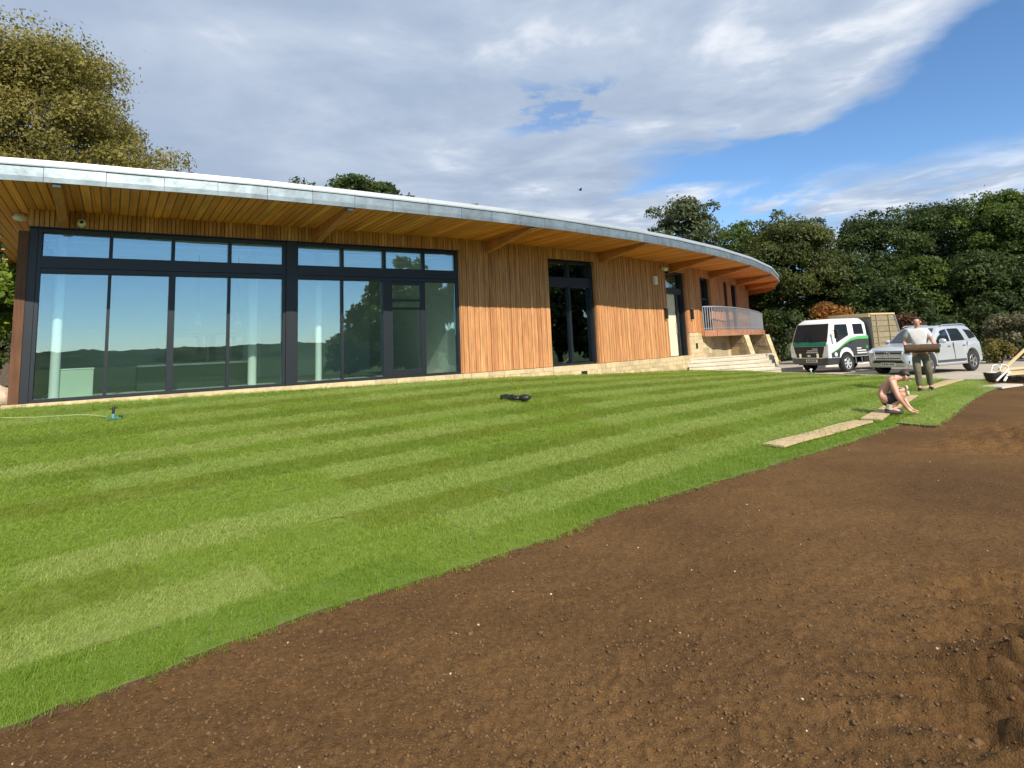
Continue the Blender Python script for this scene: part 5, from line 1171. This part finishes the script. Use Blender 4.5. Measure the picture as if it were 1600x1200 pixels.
def standing_man(loc, rz):
    t = thing('person', 'man in a pale grey tee shirt and khaki trousers carrying a roll of turf', 'person', loc, rz)
    J = {'pelvis':((0,.02,.96),.125), 'spine':((0,.0,1.14),(.125,.10)), 'chest':((0,-.01,1.36),(.15,.105)), 'neck0':((0,-.0,1.50),.075), 'neck':((0,-.02,1.565),.055), 'jaw':((0,-.055,1.635),(.066,.066)), 'head':((0,-.045,1.705),(.080,.092)), 'crown':((0,-.03,1.765),(.062,.070)),
         'hipL':((-.10,.02,.90),.10), 'kneeL':((-.12,-.10,.50),.066), 'ankL':((-.11,-.04,.10),.043), 'toeL':((-.12,-.19,.035),.038),
         'hipR':((.10,.02,.90),.10), 'kneeR':((.13,.0,.49),.066), 'ankR':((.15,.16,.11),.043), 'toeR':((.16,.02,.035),.038),
         'shL':((-.185,-.0,1.455),.068), 'elL':((-.30,.06,1.19),.046), 'wrL':((-.315,-.17,1.04),.031), 'paL':((-.31,-.235,.955),(.040,.022)),
         'shR':((.185,-.0,1.455),.068), 'elR':((.30,.06,1.19),.046), 'wrR':((.315,-.17,1.04),.031), 'paR':((.31,-.235,.955),(.040,.022))}
    E = chain('pelvis','spine','chest','neck0','neck','jaw','head','crown')
    for s in 'LR': E += chain('pelvis','hip'+s,'knee'+s,'ank'+s,'toe'+s)+chain('chest','sh'+s,'el'+s,'wr'+s,'pa'+s)
    for s, k in (('L',-1),('R',1)): fingers(J, E, 'pa'+s, 'f'+s, (k*.305,-.275,.915), (0,-1,-.15), (-k,0,0), (0,-.2,1), .8)
    link(bpy.data.objects.new('body', skin_mesh('body', J, E, 'skin', 'pelvis')), t)
    K = {'a':((0,.02,.93),(.165,.135)), 'b':((0,.0,1.14),(.155,.125)), 'c':((0,-.01,1.36),(.182,.140)), 'n':((0,.0,1.505),(.105,.098))}; e = chain('a','b','c','n')
    for s, k in (('L',-1),('R',1)): K['s'+s] = ((k*.185,0,1.455),.088); K['u'+s] = ((k*.265,.04,1.28),.078); e += chain('c','s'+s,'u'+s)
    link(bpy.data.objects.new('tee_shirt', skin_mesh('tee_shirt', K, e, 'shirt', 'a')), t)
    K = {'w':((0,.02,1.0),(.15,.125)), 'p':((0,.02,.93),(.155,.135))}; e = [('w','p')]
    for s in 'LR':
        h, k_, a = J['hip'+s][0], J['knee'+s][0], J['ank'+s][0]; K['h'+s] = ((h[0],h[1],.84),.118); K['k'+s] = (k_,.088); K['m'+s] = (tuple((Vector(k_)+Vector(a))/2),.078); K['a'+s] = ((a[0],a[1],a[2]-.01),.066); e += chain('p','h'+s,'k'+s,'m'+s,'a'+s)
    link(bpy.data.objects.new('trousers', skin_mesh('trousers', K, e, 'khaki', 'p')), t)
    for s in 'LR':
        a, q = Vector(J['ank'+s][0]), Vector(J['toe'+s][0]); b = MB(); b.ball((a+q)/2+Vector((0,.02,-.03)), (.052,.15,.05), 12, 8); b.v = [(x, y, max(z, .0)) for x, y, z in b.v]; b.build('boot', M['boot'], t, smooth=True)
    b = MB(); b.ball((0,-.022,1.735), (.088,.10,.078), 14, 9); b.v = [(x, y, z) if not (y < -.07 and z < 1.755) else (x*.9, -.07, max(z,1.755)) for x, y, z in b.v]; b.build('hair', M['hair'], t, smooth=True)
    face(t, (0,-.045,1.69), (0,-1,-.12), (0,-.12,1))
    return t
MAN = (10.12, 15.62); MZ = tz(*MAN)+.045; MRZ = R(-25)
standing_man((*MAN, MZ), MRZ)
# the rolled turf in his arms is a thing of its own
rl_ = Matrix.Rotation(MRZ, 3, 'Z') @ Vector((0,-.30,1.035))
tr = thing('rolled_turf', 'brown roll of turf carried across the standing man at waist height', 'turf roll', (MAN[0]+rl_.x, MAN[1]+rl_.y, MZ+rl_.z), MRZ)
b = MB(); pr = []
for k in range(44):
    a = k*.36; r = .022+.0056*k*.36/.36*.36*1.0; pr.append((r*math.cos(a), r*math.sin(a)))
th = .02; out_ = [(x*(1+th/max(math.hypot(x,y),.01)), y*(1+th/max(math.hypot(x,y),.01))) for x, y in pr]
rings = [[(xx, y, z) for y, z in pr] for xx in (-.355,.355)]
RAD = .108
g = random.Random(2); rings = []
for i in range(9):
    x = -.355+.71*i/8; rings.append([(x, (RAD+g.uniform(-.006,.006))*math.cos(2*math.pi*k/22), (RAD+g.uniform(-.006,.006))*.93*math.sin(2*math.pi*k/22)) for k in range(22)])
MB().loft(rings).build('soil_side', M['soilroll'], tr, smooth=True)
for sx in (-1, 1):
    b = MB(); b.tube([(sx*.357, (.012+.0048*k*.5)*math.cos(k*.5), (.012+.0048*k*.5)*math.sin(k*.5)) for k in range(38)], .006, 5); b.build('grass_spiral', M['turf_mid'], tr)

def crouching_man(loc, rz):
    t = thing('person', 'bare backed man in black shorts crouching to lay a turf slab', 'person', loc, rz)
    J = {'pelvis':((.12,0,.26),.125), 'waist':((.11,0,.40),(.115,.10)), 'chest':((.20,0,.565),(.15,.11)), 'neck0':((.335,0,.625),.075), 'neck':((.40,0,.64),.056), 'jaw':((.485,0,.615),.062), 'head':((.50,0,.675),(.080,.086)), 'crown':((.535,0,.725),(.060,.066)),
         'hipL':((.14,.11,.24),.10), 'kneeL':((.50,.17,.43),.066), 'ankL':((.22,.15,.10),.044), 'toeL':((.38,.16,.035),.038),
         'hipR':((.14,-.11,.24),.10), 'kneeR':((.46,-.20,.36),.066), 'ankR':((.19,-.15,.10),.044), 'toeR':((.35,-.17,.035),.038),
         'shL':((.275,.17,.58),.066), 'elL':((.44,.20,.33),.045), 'wrL':((.52,.10,.115),.031), 'paL':((.555,.085,.062),(.040,.024)),
         'shR':((.275,-.17,.58),.068), 'elR':((.33,-.27,.30),.046), 'wrR':((.46,-.12,.105),.032), 'paR':((.51,-.10,.055),(.040,.024))}
    E = chain('pelvis','waist','chest','neck0','neck','jaw','head','crown')
    for s in 'LR': E += chain('pelvis','hip'+s,'knee'+s,'ank'+s,'toe'+s)+chain('chest','sh'+s,'el'+s,'wr'+s,'pa'+s)
    fingers(J, E, 'paL', 'fL', (.60,.08,.045), (1,-.1,-.25), (0,-1,0), (.2,0,-1), .5); fingers(J, E, 'paR', 'fR', (.555,-.09,.038), (1,.1,-.25), (0,1,0), (.2,0,-1), .5)
    link(bpy.data.objects.new('body', skin_mesh('body', J, E, 'skin', 'pelvis')), t)
    K = {'w':((.105,0,.36),(.128,.125)), 'p':((.12,0,.26),(.155,.150))}; e = [('w','p')]
    for s, k in (('L',1),('R',-1)):
        h, kn = J['hip'+s][0], Vector(J['knee'+s][0]); K['h'+s] = ((.16,k*.11,.235),.122); K['m'+s] = (tuple(Vector((.16,k*.11,.235)).lerp(kn, .5)),.105); K['k'+s] = (tuple(Vector((.16,k*.11,.235)).lerp(kn, .82)),.088); e += chain('p','h'+s,'m'+s,'k'+s)
    link(bpy.data.objects.new('shorts', skin_mesh('shorts', K, e, 'shorts', 'p')), t)
    for s in 'LR':
        a, q = Vector(J['ank'+s][0]), Vector(J['toe'+s][0]); b = MB(); b.ball((a+q)/2+Vector((-.02,0,-.03)), (.15,.052,.05), 12, 8); b.v = [(x, y, max(z, .0)) for x, y, z in b.v]; b.build('boot', M['boot'], t, smooth=True)
        MB().tube([a+Vector((-.01,0,-.02)), a+Vector((.01,0,.07))], [.056,.06], 10).build('sock', M['sock'], t, smooth=True)
        kn = Vector(J['knee'+s][0]); MB().ball(kn+Vector((.03,0,.01)), (.03,.058,.050), 10, 8).build('knee_pad', M['sock'], t, smooth=True)
    b = MB(); b.ball((.515,0,.705), (.094,.086,.078), 14, 9, Matrix.Rotation(R(38),3,'Y')); b.v = [(min(x,.585), y, z) if z > .66 else (min(x,.50), y, max(z,.64)) for x, y, z in b.v]; b.build('hair', M['hair'], t, smooth=True)
    face(t, (.515,0,.66), (.75,0,-.66), (.66,0,.75))
    return t
crouching_man((6.66, 11.72, tz(6.7,11.7)+.06), R(-24))

# ------------------------------------------------------------------ small things on the lawn and by the drive
def plank(p, q, w, label, th=.026, lift=.045):
    p, q = Vector(p), Vector(q); L = (q-p).length; rz = math.atan2(q.y-p.y, q.x-p.x); m_ = (p+q)/2
    t = thing('scaffold_board', label, 'board', (m_.x, m_.y, tz(*m_)+lift), rz, 'boards laid on the turf'); g = random.Random(int(L*100))
    for k in range(2):
        b = MB(); n = 8; y0 = -w/2+w/2*k+.003; y1 = y0+w/2-.006; rings = []
        for i in range(n+1):
            x = -L/2+L*i/n; z = .006*math.sin(i*1.1+k)+g.uniform(-.001,.001); dz = tz(m_.x+x*math.cos(rz), m_.y+x*math.sin(rz))-tz(*m_)
            rings.append([(x, y0, z+dz), (x, y1, z+dz), (x, y1, z+dz+th), (x, y0, z+dz+th)])
        b.loft(rings); b.build('board', M['plank'], t)
plank((3.50,8.79), (5.87,10.78), .31, 'pale wooden board nearest the camera at the edge of the lawn')
plank((6.08,10.93), (8.95,14.38), .32, 'pale wooden board under the crouching man')
plank((10.15,15.72), (13.05,18.6), .32, 'pale wooden board at the feet of the standing man')
t = thing('paving_slab', 'pale flat slab lying at the far corner of the bare soil', 'slab', (12.55,16.3,tz(12.55,16.3)+.02), .5)
for k in range(2): MB().box((-.28+.56*k,0,.02),(.55,.5,.05)).build('slab', M['slab'], t, bevel=.006)
# sprinklers
def sprinkler(loc, label, up, base, rz=0.):
    t = thing('sprinkler', label, 'sprinkler', loc, rz, 'sprinklers on the lawn'); t.scale = (.72,.72,.8)
    for k in range(3):
        a = 2.1*k+.3; MB().bar((0,0,.03), (.20*math.cos(a), .20*math.sin(a), .015), .035, .025).build('foot', M[base], t)
    MB().lathe([(.05,0),(.045,.06),(.03,.10)], 12).build('base', M[base], t, smooth=True); MB().lathe([(.024,.10),(.03,.15),(.03,.24),(.015,.27)], 12).build('sprinkler_head', M[up], t, smooth=True)
    MB().bar((-.08,0,.20), (.09,0,.23), .02, .025).build('sprinkler_arm', M[up], t); MB().ball((.17,.03,.05), (.05,.035,.03), 10, 6).build('hose_connector', M['black'], t)
sp = (-6.94,10.75); sprinkler((*sp, tz(*sp)+.04), 'black topped sprinkler on blue green feet near the left glazing', 'black', 'sprink')
sp2 = (11.9,25.3); sprinkler((*sp2, tz(*sp2)+.04), 'pale sprinkler at the far edge of the lawn in front of the truck', 'lamp_white', 'sprink')
b = MB(); pts = []
for i in range(24):
    f = i/23; x = sp[0]-.15-2.6*f; y = sp[1]+.05-.25*f+.12*math.sin(f*7); pts.append((x, y, tz(x, y)+.062+.01*math.sin(f*11)))
b.tube(pts, .007, 6); tag(b.build('hose', M['hose'], smooth=True), 'thin pale hose running left from the sprinkler over the grass', 'hose')
# black tool pouch: a strap roll with a loop and two soft pouches
px_, py_ = .0, 13.05
t = thing('tool_belt', 'black tool belt with two pouches dropped on the lawn in front of the glazing', 'tool belt', (-.05, 13.25, tz(-.05,13.25)+.05), -.45); t.scale = (.86,.86,.86)
MB().tube([(-.42,.05,.06),(-.30,.05,.075),(-.12,.04,.065)], [.06,.07,.06], 10).build('rolled_belt', M['black'], t, smooth=True)
MB().tube([(-.10+.07*math.cos(a*.5), .03, .07+.055*math.sin(a*.5)) for a in range(13)], .018, 6).build('strap_loop', M['black'], t)
MB().ball((.06,-.05,.05), (.13,.10,.07), 12, 8).build('pouch', M['black'], t, smooth=True); MB().ball((.28,-.06,.06), (.15,.11,.085), 12, 8).build('pouch', M['black'], t, smooth=True); MB().bar((.36,-.06,.08),(.46,-.05,.09),.09,.03).build('pouch_flap', M['black'], t)
# timber heap at the edge of the drive
def stick(label, p, q, w, h, mt='new_timber', grp='timber offcuts by the drive'):
    p, q = Vector(p)+Vector((.42,.05,0)), Vector(q)+Vector((.42,.05,0)); m_ = (p+q)/2; t = MB().bar(p-m_, q-m_, w, h).build('timber_offcut', M[mt], None, loc=m_); tag(t, label, 'timber', grp)
bx, by = 13.9, 18.0; bz = tz(bx, by)+.04
pal = thing('pallet', 'dark low pallet under the timber heap at the right edge', 'pallet', (14.75,18.25,bz), .55)
for k in range(5): MB().box((0,-.5+.25*k,.13),(2.2,.16,.03)).build('pallet_board', M['boot'], pal)
for k in range(3): MB().box((-.95+.95*k,0,.06),(.1,1.15,.11)).build('pallet_bearer', M['boot'], pal)
stick('long pale timber leaning up to the right over the heap', (13.5,18.0,bz+.22), (15.05,18.7,bz+.95), .06, .05)
stick('wide golden board lying flat across the timber heap', (13.6,18.0,bz+.20), (15.2,18.4,bz+.27), .30, .035)
stick('second golden board crossing the top of the heap', (13.7,18.25,bz+.29), (15.1,18.05,bz+.36), .22, .035)
stick('golden batten along the front of the heap', (13.5,17.75,bz+.17), (15.1,17.95,bz+.20), .08, .05)
stick('white batten poking out left at the front of the heap', (13.05,17.6,bz+.02), (13.75,18.0,bz+.30), .04, .03, 'lamp_white')
stick('shorter white batten beside the black tub', (13.15,17.45,bz+.02), (13.7,17.9,bz+.24), .05, .03, 'lamp_white')
for x, lb in ((13.35,'left of two pale curved strips beside the timber heap'), (13.6,'right of two pale curved strips beside the timber heap')):
    b = MB(); b.tube([(0,0,0),(-.05,.02,.22),(.02,.03,.36),(.14,.04,.38),(.22,.03,.28)], .015, 7); tag(b.build('curved_strip', M['print'], smooth=True, loc=(x+.42,18.1,bz+.06)), lb, 'strip', 'curved strips')
t = thing('tub', 'black builder\'s tub beside the timber heap', 'tub', (13.62,18.0,bz), .3); t.scale = (.72,.72,.85); b = MB(); b.lathe([(.20,0),(.27,.26),(.29,.27),(.255,.25),(.19,.03)], 18); b.build('bucket', M['black'], t, smooth=True); MB().ball((0,0,.22),(.22,.2,.10),12,6).build('filling', M['slab'], t, smooth=True)
# a bird far up
t = thing('bird', 'tiny dark bird in the sky above the roof', 'bird', (6.9,58,16.3), .4); MB().ball((0,0,0),(.20,.07,.07),8,6).build('bird_body', M['black'], t)
for sd in (-1,1): slab_poly([(.1,0,.02),(.02,sd*.32,.12),(-.12,sd*.34,.10),(-.12,0,.02)], (0,0,1), .015).build('wing', M['black'], t)
